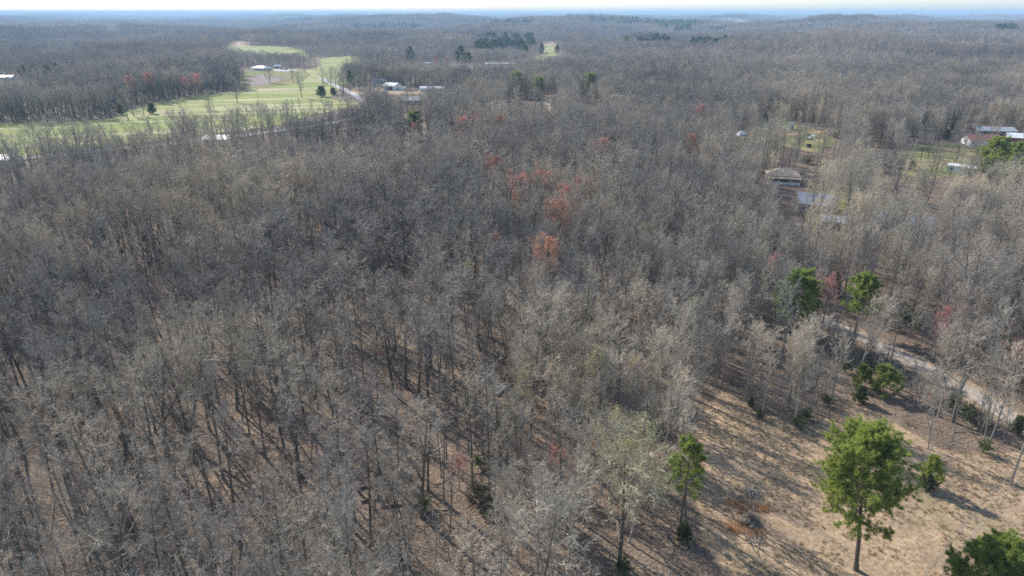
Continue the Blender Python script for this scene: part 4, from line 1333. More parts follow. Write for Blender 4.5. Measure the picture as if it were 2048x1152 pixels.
def bud_tree(col, px, py, h, label, name='maple_tree', cat='maple tree', zf=0.72, keep=0.3, wide=1.0, base=False, group=None):
    x, y = spot(px, py, 0 if base else h * zf)
    h *= 1.04
    s_ = h / BH[col]
    o = thing(name, label, cat, (x, y, float(H(x, y))), rs.random() * 6.3, group, (s_ * wide, s_ * wide, s_))
    part('trunk', BUD[col][0], None, o)
    part('crown', BUD[col][1], None, o)
    clear_around(x, y, 2.0)
    show(x, y, 4.5 if base else 2.2 if py > 200 else 3.2, min(1.0, keep + (0 if base else 0.1)), 0.70 if base else 0.86)


for a in [('orange', 1092, 525, 15, 'bright orange budded maple in the centre of the bare woods'),
          ('orange', 1122, 448, 15, 'orange-red budded maple up-right of the brightest orange one'),
          ('orange', 1062, 575, 6, 'low orange-tinged maple below the brightest orange one'),
          ('red', 1040, 388, 15, 'deep red budded maple above the orange pair'),
          ('orange', 1080, 382, 15, 'orange-red maple touching the deep red one on its right'),
          ('red', 985, 350, 15, 'red budded maple up-left of the deep red one'),
          ('red', 1205, 305, 14, 'dark red maple alone right of centre in bare woods'),
          ('red', 925, 257, 14, 'left red maple of the loose row below the striped shed'),
          ('red', 962, 250, 14, 'red maple in the middle of the loose row below the striped shed'),
          ('orange', 1000, 258, 14, 'orange maple at the right of the loose red row'),
          ('red', 985, 272, 11, 'small red maple beneath the loose red row'),
          ('red', 830, 262, 10, 'dim red maple below the small round pine'),
          ('red', 260, 170, 15, 'red maple left of a pair at the far woods edge of the pasture'),
          ('red', 300, 164, 16, 'largest red maple at the far woods edge of the pasture'),
          ('red', 392, 163, 14, 'red maple right of the pair at the pasture woods edge'),
          ('red', 372, 168, 12, 'lower red maple near the lone round pasture tree'),
          ('red', 228, 182, 12, 'small red maple at the left of the pasture woods edge row'),
          ('pink', 872, 123, 15, 'pinkish red maple above the small white trailer'),
          ('pink', 895, 126, 14, 'pinkish red maple right of another above the white trailer'),
          ('pink', 1655, 592, 12, 'pink-red maple between the two pines by the drive'),
          ('pink', 1890, 655, 11, 'round pink-red maple beyond the drive near the right edge'),
          ('pink', 2035, 720, 9, 'pink-red maple cut by the right edge beside the drive'),
          ('red', 1128, 405, 13, 'dim red maple above the orange-red one'),
          ('red', 1165, 388, 12, 'faint red maple right of the orange-red and deep red pair'),
          ('pink', 1545, 540, 10, 'faint pink maple up-left of the broad pine by the drive'),
          ('red', 1405, 228, 13, 'faint red maple in woods left of the small lawn'),
          ('red', 990, 496, 10, 'dark red maple left of the brightest orange one'),
          ('red', 918, 935, 5, 'small red budded sapling above the dark thicket'),
          ('pink', 1150, 938, 6, 'low pinkish maple below and right of centre in lower woods'),
          ('red', 1110, 915, 6, 'dim red maple left of the low pinkish one in lower woods'),
          ('red', 1308, 935, 7, 'small red maple between the yellow-green tree and thin pine'),
          ('orange', 762, 705, 5, 'low orange sapling beside dark trunks left of centre'),
          ('red', 1380, 290, 12, 'faint red maple in woods left of the tarp heap')]:
    bud_tree(a[0], a[1], a[2], a[3] * (1.25 if a[2] < 200 else 1.12 if a[2] < 470 else 1.0), a[4], keep=0.15 if a[2] < 300 else 0.5, wide=1.12 if a[0] != 'pink' else 1.0)
bud_tree('yellow', 1238, 1136, 20.5, 'large yellow-green budding tree with dark trunk near the bottom edge', 'budding_tree', 'tree', base=True, keep=0.0)
for px, py, h, lab in [(975, 118, 10, 'round white-blossomed tree before the dense pine stand'), (962, 116, 8, 'smaller pale blossomed tree left of the round white one'),
                       (1735, 318, 7, 'white-blossomed tree at the left of the right lawn'), (1733, 293, 7, 'narrow pale blossomed tree behind the white one by the lawn'), (1848, 262, 5, 'low pale blossomed tree in woods above the right lawn')]:
    bud_tree('white', px, py, h, lab, 'blossom_tree', 'tree', 0.55, keep=0.03)
for px, py, lab in [(935, 560, 'yellow-tinged pale tree left of the brightest orange maple'), (1180, 745, 'yellow-tinged pale tree in the middle of the young woods'), (1040, 790, 'yellow-tinged pale tree left in the young woods'),
                    (1010, 860, 'yellow-tinged pale tree above the dark thicket'), (1010, 238, 'yellow-tinged tree behind the loose red row'), (880, 400, 'yellow-tinged tree left of the deep red maple'),
                    (1300, 480, 'yellow-tinged pale tree right of the orange pair'), (1380, 640, 'yellow-tinged pale tree left of the broad drive pine')]:
    bud_tree('lime', px, py, 14.5, lab, 'budding_tree', 'tree', keep=0.6)

# ------------------------------------------------------------------ single trees in the open
for k, px, py, h, lab in [('open_a', 475, 206, 18, 'lone round-crowned bare tree in the middle of the pasture'),
                          ('open_a', 420, 221, 12, 'smaller lone bare tree left of the round pasture tree'),
                          ('open_a', 361, 220, 4.5, 'tiny bare tree standing low in the green pasture'),
                          ('open_b', 257, 241, 19, 'tall bare tree before the left pasture cedar'),
                          ('open_b', 268, 233, 17, 'bare tree right behind the tallest on the pasture corner'),
                          ('open_b', 288, 233, 15, 'bare tree just left of the cedar with the pale foot'),
                          ('open_a', 540, 166, 20, 'broad bare tree in front of the white farmhouse'),
                          ('open_b', 587, 166, 18, 'bare tree right of the farmhouse on the slope'),
                          ('open_b', 604, 196, 20, 'tall bare tree at the right end of the pasture stripes'),
                          ('open_b', 632, 142, 17, 'right one of two bare trees before the hill pasture'),
                          ('open_b', 621, 141, 14, 'left one of two bare trees before the hill pasture'),
                          ('open_b', 650, 186, 20, 'bare tree rising behind the wide dark cedar'),
                          ('open_b', 662, 181, 19, 'bare tree behind the smaller dark cedar'),
                          ('open_a', 672, 178, 18, 'bare tree at the edge of the lane by the cedars'),
                          ('open_b', 684, 195, 19, 'bare tree in front of the pale lane'),
                          ('open_a', 720, 184, 17, 'bare tree between lane and pale blue cottage'),
                          ('open_a', 733, 186, 17, 'round bare tree left of the pale blue cottage'),
                          ('open_a', 1856, 311, 8, 'small bare tree alone on the right lawn'),
                          ('open_b', 1912, 330, 14, 'forked bare tree at the left end of the white mobile home'),
                          ('open_a', 1760, 290, 15, 'broad pale-limbed bare tree above the right lawn thickets'),
                          ('young_a', 1658, 836, 15, 'pale straight tree alone on the clearing edge right of the trunk cluster'),
                          ('young_d', 1522, 840, 16, 'leftmost pale trunk on the upper edge of the clearing'),
                          ('young_c', 1588, 853, 15, 'pale multi-stemmed tree in the trunk cluster on the clearing edge'),
                          ('young_d', 1600, 850, 14, 'thin pale tree right in the trunk cluster on the clearing edge'),
                          ('young_a', 1565, 836, 13, 'pale tree left in the trunk cluster on the clearing edge'),
                          ('young_a', 1976, 896, 18, 'tall pale tree leaning up beside the drive at the right'),
                          ('young_c', 1856, 898, 13, 'bushy pale tree between the small pine and the drive'),
                          ('young_b', 1490, 800, 14, 'pale tree at the upper left corner of the clearing'),
                          ('young_d', 1905, 880, 12, 'thin pale tree on the bank right of the bushy pale one'),
                          ('mature_d', 531, 915, 19, 'dark straight trunk standing clear on leaf litter left of centre'),
                          ('mature_d', 502, 884, 19, 'dark trunk left behind the clear-standing straight one'),
                          ('mature_b', 787, 790, 19, 'dark upright forked tree left of the orange sapling'),
                          ('mature_d', 945, 975, 19, 'straight trunk rising just behind the dark thicket'),
                          ('sapling_a', 1850, 945, 5, 'small grey bare shrub-tree left of the small clearing pine')]:
    x, y = spot(px, py)
    put_tree(k, x, y, rs.random() * 6.3, h / KINDS[k]['h'], lab, 'bare trees')
    clear_around(x, y, 1.6)
    if py < 420:
        show(x, y, 4, 0.05)
    elif 600 < py < 920 and px < 1000:
        show(x, y, 2.5, 0.25, 0.8)

# ------------------------------------------------------------------ debris on the clearing and forest floor
show(*spot(1500, 1040), 4.0, 0.0, 0.5)
show(*spot(1495, 1000), 4.0, 0.0, 0.6)


def brush_pile(px, py, n_, spread, lab, dark=False, L=(0.8, 2.2)):
    x, y = spot(px, py)
    rng = np.random.default_rng(int(px))
    o = thing('brush_pile', lab, 'brush pile', (x, y, 0.03))
    az, el = rng.random(n_) * 2 * PI, rng.uniform(0.0, 0.6, n_)
    d = np.stack([np.cos(az) * np.cos(el), np.sin(az) * np.cos(el), np.sin(el)], 1)
    b = np.column_stack([rng.normal(0, spread * 0.5, (n_, 2)), rng.uniform(0, spread * 0.4, n_)])
    P, Rr = grow(rng, b, d, rng.uniform(*L, n_), rng.uniform(0.02, 0.06, n_), 5, -0.05, 0.2, 0.4)
    part('branches', MB().tubes(P, Rr, 5), M['log'] if dark else M['dead_wood'], o)
    if dark:
        aa = np.arange(16) * PI / 8
        rings = [(1.35, 0.02), (1.05, 0.32), (0.65, 0.62), (0.25, 0.78)]
        Vm = np.concatenate([np.column_stack([np.cos(aa) * r1 * rng.uniform(0.8, 1.2, 16), np.sin(aa) * r1 * rng.uniform(0.8, 1.2, 16), h1 + rng.normal(0, 0.09, 16)]) for r1, h1 in rings] + [[[0, 0, 0.75]]])
        part('mound', MB().add(Vm, [(k * 16 + i, k * 16 + (i + 1) % 16, (k + 1) * 16 + (i + 1) % 16, (k + 1) * 16 + i) for k in range(3) for i in range(16)], [(48 + i, 48 + (i + 1) % 16, 64) for i in range(16)]), M['log'], o)
        part('stump', MB().tube([(0, 0, -0.1), (0.05, 0, 0.6), (0.12, 0, 1.15)], [0.6, 0.45, 0.36], 10), M['log'], o)


brush_pile(1502, 989, 60, 0.8, 'small grey brush pile at the top of the orange grass patch')
brush_pile(1501, 1012, 16, 0.5, 'few dark sticks between two brush piles')
brush_pile(1500, 1044, 90, 1.0, 'dark stump heap with branches amid orange dead grass', True, (0.5, 1.3))
brush_pile(1508, 1082, 30, 0.9, 'pale scattered branches below the dark stump heap', False, (0.8, 2.4))
for px, py, s_, lab in [(1474, 1010, 1.3, 'orange dead grass clump left of the small brush pile'), (1522, 1018, 0.9, 'orange dead grass clump right of the sticks'),
                        (1472, 1058, 1.2, 'orange dead grass clump lower left of the dark stump'), (1512, 1068, 0.9, 'orange dead grass clump just below the dark stump')]:
    x, y = spot(px, py)
    rng = np.random.default_rng(px)
    o = thing('dead_grass_clump', lab, 'grass clump', (x, y, 0.02))
    C = np.column_stack([rng.normal(0, 0.5 * s_, (90, 2)) * np.array([1.3, 0.9]), np.zeros(90)])
    V, T = tufts(rng, C, np.tile([[0.2, 0.0, 1.0]], (90, 1)), 16, 0.45, 0.022, 0.6)
    V[:, 2] = np.abs(V[:, 2])
    part('blades', MB().add(V, None, T), M['orange_grass'], o)
LOGS = [(758, 972, 12, 5.5, 'long dark fallen log left of the dark thicket'), (745, 1002, 9, 3, 'short dark log below the longest fallen one'), (800, 1012, 8, 5, 'dark fallen log between long log and thicket'),
        (1010, 780, 60, 5, 'fallen trunk slanting in the lower middle woods'), (590, 1060, 20, 4.5, 'fallen log on open leaf litter left of bottom centre'), (480, 1075, 115, 4, 'fallen log lying along the shadows in left woods'),
        (640, 960, 70, 4, 'fallen log right of the clear-standing trunk'), (1130, 1060, 130, 4, 'fallen log left of the big yellow-green tree trunk'), (300, 1010, 40, 4, 'fallen log among dark trunks at lower left')]
for px, py, a_, L, lab in LOGS:
    x, y = spot(px, py)
    rng = np.random.default_rng(px)
    o = thing('fallen_log', lab, 'log', (x, y, 0.16), R(a_))
    part('log_stem', MB().tube([(-L / 2, 0, 0), (-L / 6, 0.1, 0.02), (L / 5, 0.05, 0.0), (L / 2, -0.1, 0.05)], [0.20, 0.18, 0.15, 0.09], 8), M['log'], o, True)
    P, Rr = grow(rng, np.array([[L / 4, 0, 0.05], [L / 3, 0, 0.05], [0, 0.05, 0.05]]), np.array([[1, 0.9, 0.4], [1, -0.8, 0.5], [0.4, 1, 0.5]]), np.array([1.3, 1.0, 1.1]), np.array([0.05, 0.04, 0.04]), 5, -0.03, 0.12, 0.4)
    part('broken_limb', MB().tubes(P, Rr, 5), M['dead_wood'], o)

# ------------------------------------------------------------------ the woods
def lattice(x, y, cell, seed):
    rng = np.random.default_rng(seed)
    n = 512
    G = rng.random((n, n))
    u, v = np.asarray(x) / cell + 200, np.asarray(y) / cell + 200
    i, j = np.floor(u).astype(int), np.floor(v).astype(int)
    a, b = u - i, v - j
    a, b = a * a * (3 - 2 * a), b * b * (3 - 2 * b)
    i, j, i1, j1 = i % n, j % n, (i + 1) % n, (j + 1) % n
    return (G[i, j] * (1 - a) + G[i1, j] * a) * (1 - b) + (G[i, j1] * (1 - a) + G[i1, j1] * a) * b


def allowed(x, y, margin_poly=True):
    ok = np.ones(len(x), bool)
    for poly in EXCL:
        P = np.array(poly)
        bb = (x > P[:, 0].min()) & (x < P[:, 0].max()) & (y > P[:, 1].min()) & (y < P[:, 1].max()) & ok
        if bb.any():
            k = np.where(bb)[0]
            ok[k[inside(poly, x[k], y[k])]] = False
    return ok


def thinned(rng, x, y):
    d = np.hypot(x, y)
    keep = np.ones(len(x))
    for fx, fy, half, kp, back in VIEWS:
        D = math.hypot(fx, fy)
        along = (x * fx + y * fy) / D
        off = np.abs(x * fy - y * fx) / D
        m_ = (along < D + 1) & (along > D * back) & (off < half + 1.0)
        keep[m_] = np.minimum(keep[m_], kp)
    for poly, kp in THIN:
        m_ = inside(poly, x, y)
        keep[m_] = np.minimum(keep[m_], kp)
    return rng.random(len(x)) < keep


def jgrid(rng, cell, d0, d1, amax, jit=0.42):
    n = int(d1 / cell) + 1
    gx, gy = np.meshgrid(np.arange(-n, n + 1), np.arange(-2, n + 1))
    x = (gx + (gy % 2) * 0.5).ravel() * cell + rng.uniform(-jit, jit, gx.size) * cell
    y = gy.ravel() * cell + rng.uniform(-jit, jit, gx.size) * cell
    d = np.hypot(x, y)
    m_ = (d > d0) & (d < d1) & (np.abs(np.arctan2(x, y)) < amax) & (y > 20)
    return x[m_], y[m_]


def scatter(name, pts, rot, scl, pid, meshes):
    """One 'stuff' object: instances of the given meshes on points."""
    me = bpy.data.meshes.new(name)
    me.vertices.add(len(pts))
    me.vertices.foreach_set('co', np.asarray(pts, np.float32).ravel())
    for nm, arr in (('rot', rot), ('scl', scl)):
        at = me.attributes.new(nm, 'FLOAT_VECTOR', 'POINT')
        at.data.foreach_set('vector', np.asarray(arr, np.float32).ravel())
    at = me.attributes.new('pid', 'INT', 'POINT')
    at.data.foreach_set('value', np.asarray(pid, np.int32))
    for m_ in meshes:
        for mm in m_.materials:
            if mm.name not in [q.name for q in me.materials]:
                me.materials.append(mm)
    o = link(name, me)
    ng = bpy.data.node_groups.new(name, 'GeometryNodeTree')
    ng.interface.new_socket(name='Geometry', in_out='INPUT', socket_type='NodeSocketGeometry')
    ng.interface.new_socket(name='Geometry', in_out='OUTPUT', socket_type='NodeSocketGeometry')
    N, Lk = ng.nodes, ng.links
    gi, go = N.new('NodeGroupInput'), N.new('NodeGroupOutput')
    jn = N.new('GeometryNodeJoinGeometry')

    def attr(nm, tp):
        a_ = N.new('GeometryNodeInputNamedAttribute')
        a_.data_type = tp
        a_.inputs['Name'].default_value = nm
        return next(s_ for s_ in a_.outputs if s_.enabled and s_.name == 'Attribute')
    er = N.new('FunctionNodeEulerToRotation')
    Lk.new(attr('rot', 'FLOAT_VECTOR'), er.inputs[0])
    sc_ = attr('scl', 'FLOAT_VECTOR')
    pd_ = attr('pid', 'INT')
    for k, m_ in enumerate(meshes):
        src = bpy.data.objects.new(m_.name + '_source', m_)      # mesh carrier only, never linked to the scene
        oi = N.new('GeometryNodeObjectInfo')
        oi.transform_space = 'ORIGINAL'
        oi.inputs['Object'].default_value = src
        oi.inputs['As Instance'].default_value = False
        cp = N.new('FunctionNodeCompare')
        cp.data_type = 'INT'
        cp.operation = 'EQUAL'
        ins = [s_ for s_ in cp.inputs if s_.enabled]
        Lk.new(pd_, ins[0])
        ins[1].default_value = k
        ip = N.new('GeometryNodeInstanceOnPoints')
        Lk.new(gi.outputs[0], ip.inputs['Points'])
        Lk.new(cp.outputs[0], ip.inputs['Selection'])
        Lk.new(oi.outputs['Geometry'], ip.inputs['Instance'])
        Lk.new(er.outputs[0], ip.inputs['Rotation'])
        Lk.new(sc_, ip.inputs['Scale'])
        Lk.new(ip.outputs[0], jn.inputs[0])
    Lk.new(jn.outputs[0], go.inputs[0])
    md = o.modifiers.new('scatter', 'NODES')
    md.node_group = ng
    return o


rng = np.random.default_rng(2024)
NEAR_END = 820.0


def young_share(x, y):
    """The younger, denser wood right of the middle; the old open wood on the left."""
    return np.clip(smooth(-12, 8, x + 6 * (lattice(x, y, 18, 9) - 0.5)) * (1 - 0.55 * smooth(150, 330, y)), 0, 1)


xs_, ys_, ps_ = [], [], []
for cell, yng in ((4.15, False), (3.6, True)):
    x, y = jgrid(rng, cell, 30, NEAR_END, R(47))
    dens = lattice(x, y, 26, 5) * 0.6 + lattice(x, y, 9, 6) * 0.4
    yw = young_share(x, y)
    share = yw * 0.9 if yng else (1 - yw * 0.80) * (0.86 + 0.14 * smooth(95, 170, np.hypot(x, y)))
    ok = (dens > (0.20 if yng else 0.23)) & (rng.random(len(x)) < share) & allowed(x, y)
    ok &= thinned(rng, x, y)
    n_ = int(ok.sum())
    xs_.append(x[ok])
    ys_.append(y[ok])
    ps_.append(12 + rng.integers(0, 6, n_) if yng else rng.choice(12, n_, p=[0.11, 0.10, 0.09, 0.11, 0.07, 0.08, 0.07, 0.07, 0.04, 0.03, 0.13, 0.10]))
x, y, pid = np.concatenate(xs_), np.concatenate(ys_), np.concatenate(ps_)
pid = np.where((x > 28) & (pid == 8), 0, pid)          # no giant oaks in the young wood by the drive
is_y = pid >= 12
kinds = MATURE + YOUNG
hk = np.array([KINDS[k]['h'] for k in kinds])
sc = rng.triangular(0.55, 0.95, 1.14, len(x)) * np.where(is_y, 0.98, 0.96)
sc *= (0.85 + 0.3 * lattice(x, y, 60, 12)) * np.where(rng.random(len(x)) < 0.12, 1.12, 1.0)
# the belt of trees along the country road before the pasture is lower
px0, _, _ = proj(x, y, H(x, y))
sc *= np.where((px0 < 730) & (np.hypot(x, y) > 230) & (np.hypot(x, y) < 460), 0.80, 1.0)
wide = sc * rng.uniform(0.92, 1.25, len(x))
rz = rng.random(len(x)) * 2 * PI
tilt = rng.normal(0, 0.04, (len(x), 2)) * np.where(rng.random(len(x)) < 0.08, 2.6, 1.0)[:, None]
z = H(x, y)
px_, py_, dep_ = proj(x, y, z + hk[pid] * sc * 0.6)
bx_, by_, _ = proj(x, y, z + 0.5)
seen = (px_ > -10) & (px_ < 2058) & (py_ > 0) & (py_ < 1160)
order = np.argsort(np.where(seen, dep_, 1e9))
N_OWN = 262
own = order[:N_OWN]
rest = np.setdiff1d(np.arange(len(x)), own)
rest = rest[(np.abs(np.arctan2(x[rest], y[rest])) < R(40)) | (np.hypot(x[rest], y[rest]) < 260)]
ORD = ['first', 'second', 'third', 'fourth', 'fifth', 'sixth', 'seventh', 'eighth', 'ninth', 'tenth', 'eleventh', 'twelfth', 'thirteenth', 'fourteenth', 'fifteenth', 'sixteenth',
       'seventeenth', 'eighteenth', 'nineteenth', 'twentieth', 'twenty-first', 'twenty-second', 'twenty-third', 'twenty-fourth', 'twenty-fifth', 'twenty-sixth', 'twenty-seventh', 'twenty-eighth']
ROWS = ['bottom', 'second', 'third', 'fourth', 'fifth', 'sixth', 'seventh', 'eighth', 'ninth', 'tenth', 'eleventh', 'twelfth', 'thirteenth', 'fourteenth', 'fifteenth']
by_depth = own[np.argsort(dep_[own])]
per = 20
for r0 in range(0, len(by_depth), per):
    row = by_depth[r0:r0 + per]
    row = row[np.argsort(px_[row])]
    for q, i in enumerate(row):
        k = kinds[pid[i]]
        where = 'the bottom woods row' if r0 == 0 else f'{ROWS[r0 // per]} woods row from bottom'
        pos = 'leftmost' if q == 0 else 'rightmost' if q == len(row) - 1 else f'{ORD[q]} from left'
        o = put_pair('bare_tree', f"{KINDS[k]['look']} bare tree, {pos} in {where}", 'tree', (x[i], y[i], float(z[i])), rz[i], (wide[i], wide[i], sc[i]), KINDS[k]['pair'], 'bare trees')
        o.rotation_euler = (tilt[i, 0], tilt[i, 1], rz[i])
for k in kinds + ['sapling_a', 'sapling_b']:
    KINDS[k]['one'] = combined(*KINDS[k]['raw'], list(KINDS[k]['mats']), k + '_whole')
o = scatter('woodland', np.column_stack([x, y, z])[rest], np.column_stack([tilt, rz])[rest], np.column_stack([wide, wide, sc])[rest], pid[rest], [KINDS[k]['one'] for k in kinds])
tag(o, 'grey leafless woodland of trees beyond the nearest rows', 'woodland', None, 'stuff')

# saplings and brush under the trees
ux, uy = jgrid(rng, 4.2, 34, 330, R(44), 0.5)
ud = lattice(ux, uy, 20, 31) * 0.7 + lattice(ux, uy, 7, 32) * 0.3
right = smooth(-25, 15, ux)
uk = (ud > 0.58 - 0.20 * right - 0.14 * smooth(30, 50, ux)) & allowed(ux, uy) & thinned(rng, ux, uy)
ux, uy = ux[uk], uy[uk]
bb = bush_parts(141, 1.6, 1.2, 9, 60, 0.16, 0.04)
brush_one = combined(bb[0], bb[1], [M['twig'], M['shrub_dim']], 'brush_whole')
# brush along both sides of the drive
tq = rng.random(130) * (len(DRIVE) - 1)
dq = DRIVE[tq.astype(int)]
nq = unit(np.gradient(DRIVE, axis=0))[tq.astype(int)]
sq = rng.choice([-1, 1], 130) * rng.triangular(4.2, 7, 14, 130)
bx1, by1 = dq[:, 0] - nq[:, 1] * sq, dq[:, 1] + nq[:, 0] * sq
kq = ~inside(clr, bx1, by1) & (np.hypot(bx1, by1) > 60)
ux, uy = np.concatenate([ux, bx1[kq]]), np.concatenate([uy, by1[kq]])
n_ = len(ux)
us = rng.uniform(0.5, 1.15, n_)
o = scatter('undergrowth', np.column_stack([ux, uy, H(ux, uy)]), np.column_stack([rng.normal(0, 0.06, (n_, 2)), rng.random(n_) * 6.3]), np.column_stack([us, us, us]),
            rng.choice(3, n_, p=[0.42, 0.36, 0.22]), [KINDS['sapling_a']['one'], KINDS['sapling_b']['one'], brush_one])
tag(o, 'thin saplings and low brush scattered under the bare trees', 'undergrowth', None, 'stuff')


# tufts on the clearing and sticks on the forest floor
gx_, gy_ = rng.uniform(25, 110, 26000), rng.uniform(20, 105, 26000)
gk = inside(clr, gx_, gy_) & (lattice(gx_, gy_, 5, 61) * 0.6 + lattice(gx_, gy_, 1.6, 62) * 0.4 > 0.42)
gx_, gy_ = gx_[gk], gy_[gk]
n_ = len(gx_)
tuft_meshes = []
for k, cc in enumerate(((0.56, 0.445, 0.31), (0.45, 0.335, 0.22), (0.36, 0.34, 0.17))):
    mt = leafy('dry_blades', cc, GT, 0.25)
    C = np.column_stack([rng.normal(0, 0.09, (8, 2)), np.zeros(8)])
    V, T = tufts(rng, C, np.tile([[0.25, -0.1, 1.0]], (8, 1)), 9, 0.24, 0.012, 0.55)
    V[:, 2] = np.abs(V[:, 2])
    tuft_meshes.append(MB().add(V, None, T).mesh('dry_tuft', mt))
gs = rng.uniform(0.5, 1.3, n_)
o = scatter('dry_grass', np.column_stack([gx_, gy_, np.full(n_, 0.02)]), np.column_stack([np.zeros((n_, 2)), rng.random(n_) * 6.3]), np.column_stack([gs, gs, gs * 0.8]), rng.choice(3, n_, p=[0.5, 0.38, 0.12]), tuft_meshes)
tag(o, 'short dry tan grass tufts over the clearing', 'grass', None, 'stuff')
sx_, sy_ = jgrid(rng, 1.5, 34, 130, R(42), 0.5)
sk = (rng.random(len(sx_)) < 0.42) & ~inside(clr, sx_, sy_) & allowed(sx_, sy_)
sx_, sy_ = sx_[sk], sy_[sk]
n_ = len(sx_)
stick_meshes = []
for k in range(4):
    P, Rr = grow(rng, np.array([[-0.9, 0, 0.04]]), np.array([[1.0, 0.1, 0.02]]), np.array([1.9]), np.array([0.045]), 6, 0.0, 0.16, 0.35)
    P[..., 2] = np.abs(P[..., 2])
    B = branch(rng, P, Rr, 5, (0.25, 1), (R(42), R(10)), 0.45, 4, 0.02, 0.15, 0.6, 0.4, 0.4, 0.012)
    stick_meshes.append(MB().tubes(P, Rr, 5).tubes(B[0], B[1], 3).mesh('stick', M['dead_wood'] if k % 2 else M['log']))
ss = rng.uniform(0.35, 1.5, n_)
o = scatter('fallen_sticks', np.column_stack([sx_, sy_, H(sx_, sy_)]), np.column_stack([np.zeros((n_, 2)), rng.random(n_) * 6.3]), np.column_stack([ss, ss, ss]), rng.integers(0, 4, n_), stick_meshes)
tag(o, 'fallen sticks and twigs littering the forest floor', 'sticks', None, 'stuff')


# far woods: tiles of small trees
def cheap_tree(rng, h):
    P, Rr = grow(rng, np.array([[0, 0, -1.0]]), np.array([[rng.normal(0, .03), rng.normal(0, .03), 1.0]]), np.array([h * 0.95]), np.array([0.2]), 5, 0.02, 0.02, 0.25)
    mb = MB().tubes(P, Rr, 3)
    n = 11
    tt = 0.40 + 0.58 * (np.arange(n) + rng.random(n)) / n
    f = tt * 4
    i0 = np.clip(f.astype(int), 0, 3)
    wv = (f - i0)[:, None]
    b = P[0, i0] * (1 - wv) + P[0, i0 + 1] * wv
    u = (tt - 0.4) / 0.6
    az = np.arange(n) * 2.4 + rng.random() * 6
    a = R(58) - u * R(38) + rng.normal(0, 0.12, n)
    d = np.stack([np.sin(a) * np.cos(az), np.sin(a) * np.sin(az), np.cos(a)], 1)
    LP, LR = grow(rng, b, d, 4.4 * (0.65 + 0.5 * np.sin(u * PI * 0.85 + 0.3)) * rng.uniform(0.75, 1.2, n), np.full(n, 0.07), 4, 0.12, 0.08, 0.4)
    mb.tubes(LP, LR, 3)
    B = branch(rng, LP, LR, 6, (0.2, 1), (R(42), R(12)), 0.5, 3, 0.08, 0.12, 0.6, 0.6, 0.4, 0.04)
    mb.tubes(B[0], B[1], 3)
    B2 = branch(rng, B[0], B[1], 5, (0.2, 1), (R(45), R(14)), 0.7, 2, 0.0, 0.0, 0.7, 0.7, 0.3, 0.03)
    mb.tubes(B2[0], B2[1], 3)
    return mb.arrays()


TILE = 60.0
cr_ = np.random.default_rng(9)
CT = [cheap_tree(cr_, 20) for _ in range(10)]
tiles = []
for k in range(5):
    mb = MB()
    tx, ty = np.meshgrid(np.arange(11), np.arange(11))
    tx = (tx.ravel() + 0.5) * TILE / 11 - TILE / 2 + cr_.uniform(-2.4, 2.4, 121)
    ty = (ty.ravel() + 0.5) * TILE / 11 - TILE / 2 + cr_.uniform(-2.4, 2.4, 121)
    for u, v in zip(tx, ty):
        if cr_.random() < 0.1:
            continue
        a_ = cr_.random() * 6.3
        s_ = cr_.uniform(0.7, 1.1)
        mt = np.eye(4)
        mt[:3, :3] = np.array([[math.cos(a_), -math.sin(a_), 0], [math.sin(a_), math.cos(a_), 0], [0, 0, 1]]) * s_
        mt[:3, 3] = (u, v, 0)
        mb.merge(CT[cr_.integers(0, 10)], mt)
    tiles.append(mb.mesh('wood_tile', M['bark_far']))
FX, FY, FS = [], [], []
for d0, d1, s_ in ((NEAR_END - 10, 3000, 1.0), (3000, 7500, 1.6), (7500, 17000, 2.5)):
    u, v = jgrid(rng, TILE * s_, d0, d1, R(39.5), 0.0)
    FX.append(u)
    FY.append(v)
    FS.append(np.full(len(u), s_))
fx, fy, fs = np.concatenate(FX), np.concatenate(FY), np.concatenate(FS)
fk = np.ones(len(fx), bool)
for poly in EXCL:
    if max(math.hypot(*q) for q in poly) < NEAR_END - 60:
        continue
    fk &= ~(inside(poly, fx, fy) | (edge_dist(poly, fx, fy) < 14 * fs))
for vx, vy, half, kp, back in VIEWS:
    D = math.hypot(vx, vy)
    if D > NEAR_END and kp < 0.12:
        along = (fx * vx + fy * vy) / D
        off = np.abs(fx * vy - fy * vx) / D
        fk &= ~((along < D + 25) & (along > D * (back + 0.04)) & (off < half + 22))
fx, fy, fs = fx[fk], fy[fk], fs[fk]
e = 25.0
gx = (H(fx + e, fy) - H(fx - e, fy)) / (2 * e)
gy = (H(fx, fy + e) - H(fx, fy - e)) / (2 * e)
quarter = rng.integers(0, 4, len(fx)) * (PI / 2)
rots = []
for a_, b_, q in zip(gx, gy, quarter):
    nrm = Vector((-a_, -b_, 1)).normalized()
    qt = Vector((0, 0, 1)).rotation_difference(nrm).to_matrix() @ Matrix.Rotation(q, 3, 'Z')
    rots.append(tuple(qt.to_euler()))
hs = rng.uniform(0.8, 1.15, len(fx)) * (0.6 + 0.75 * lattice(fx, fy, 170, 44))
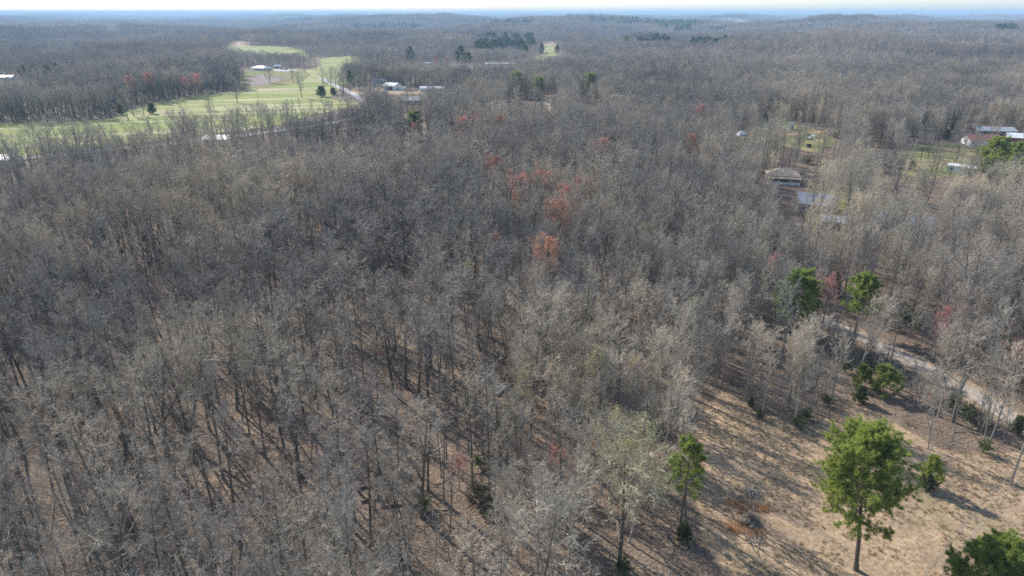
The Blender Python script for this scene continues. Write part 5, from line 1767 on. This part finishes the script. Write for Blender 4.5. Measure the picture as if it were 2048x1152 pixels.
o = scatter('distant_woodland', np.column_stack([fx, fy, H(fx, fy)]), np.array(rots), np.column_stack([fs * 1.02, fs * 1.02, hs * np.where(fs > 1, 1.08, 1.0)]), rng.integers(0, 5, len(fx)), tiles)
tag(o, 'far-off grey leafless woods rolling to the horizon', 'woodland', None, 'stuff')

# far pine woods
PX, PY = [], []
for x0, x1, y0, y1, n_ in ((700, 842, 57, 66, 150), (1390, 1500, 36, 40, 120), (1235, 1400, 52, 56, 110), (1300, 1400, 57, 63, 60), (1720, 1745, 37, 39, 40), (975, 1000, 29, 30, 60), (950, 1090, 50, 54, 50), (480, 620, 41, 44, 60),
                           (1350, 1380, 60, 68, 20), (1420, 1452, 66, 75, 16), (1985, 2030, 69, 73, 24), (1500, 1700, 30, 33, 120), (1180, 1330, 45, 49, 60), (300, 420, 33, 36, 80), (100, 300, 37, 40, 60)):
    for i in range(n_):
        a_, b_ = spot(rng.uniform(x0, x1), rng.uniform(y0, y1))
        if math.hypot(a_, b_) < 16000:
            PX.append(a_)
            PY.append(b_)
PX, PY = np.array(PX), np.array(PY)
n_ = len(PX)
s_ = rng.uniform(0.95, 1.35, n_)
o = scatter('distant_pinewood', np.column_stack([PX, PY, H(PX, PY)]), np.column_stack([np.zeros((n_, 2)), rng.random(n_) * 6.3]), np.column_stack([s_ * 1.2, s_ * 1.2, s_]), rng.integers(0, 2, n_), [PINES['far_a_raw'], PINES['far_b_raw']])
tag(o, 'dark far-off pine woods in strips below the horizon', 'pine wood', None, 'stuff')

# ------------------------------------------------------------------ haze
m = bpy.data.materials.new('haze_air')
m.use_nodes = True
t = m.node_tree
t.nodes.remove(t.nodes['Principled BSDF'])
pv = t.nodes.new('ShaderNodeVolumePrincipled')
pv.inputs['Color'].default_value = (0.50, 0.74, 1.0, 1)
pv.inputs['Density'].default_value = 1.45e-4
pv.inputs['Anisotropy'].default_value = 0.0
t.links.new(pv.outputs[0], t.nodes['Material Output'].inputs['Volume'])
S_ = 31000
hz = MB().box(-S_, S_, -S_, S_, -60, 140).mesh('haze', m)
tag(link('haze', hz), 'pale blue air over the far woods', 'haze', None, 'stuff')
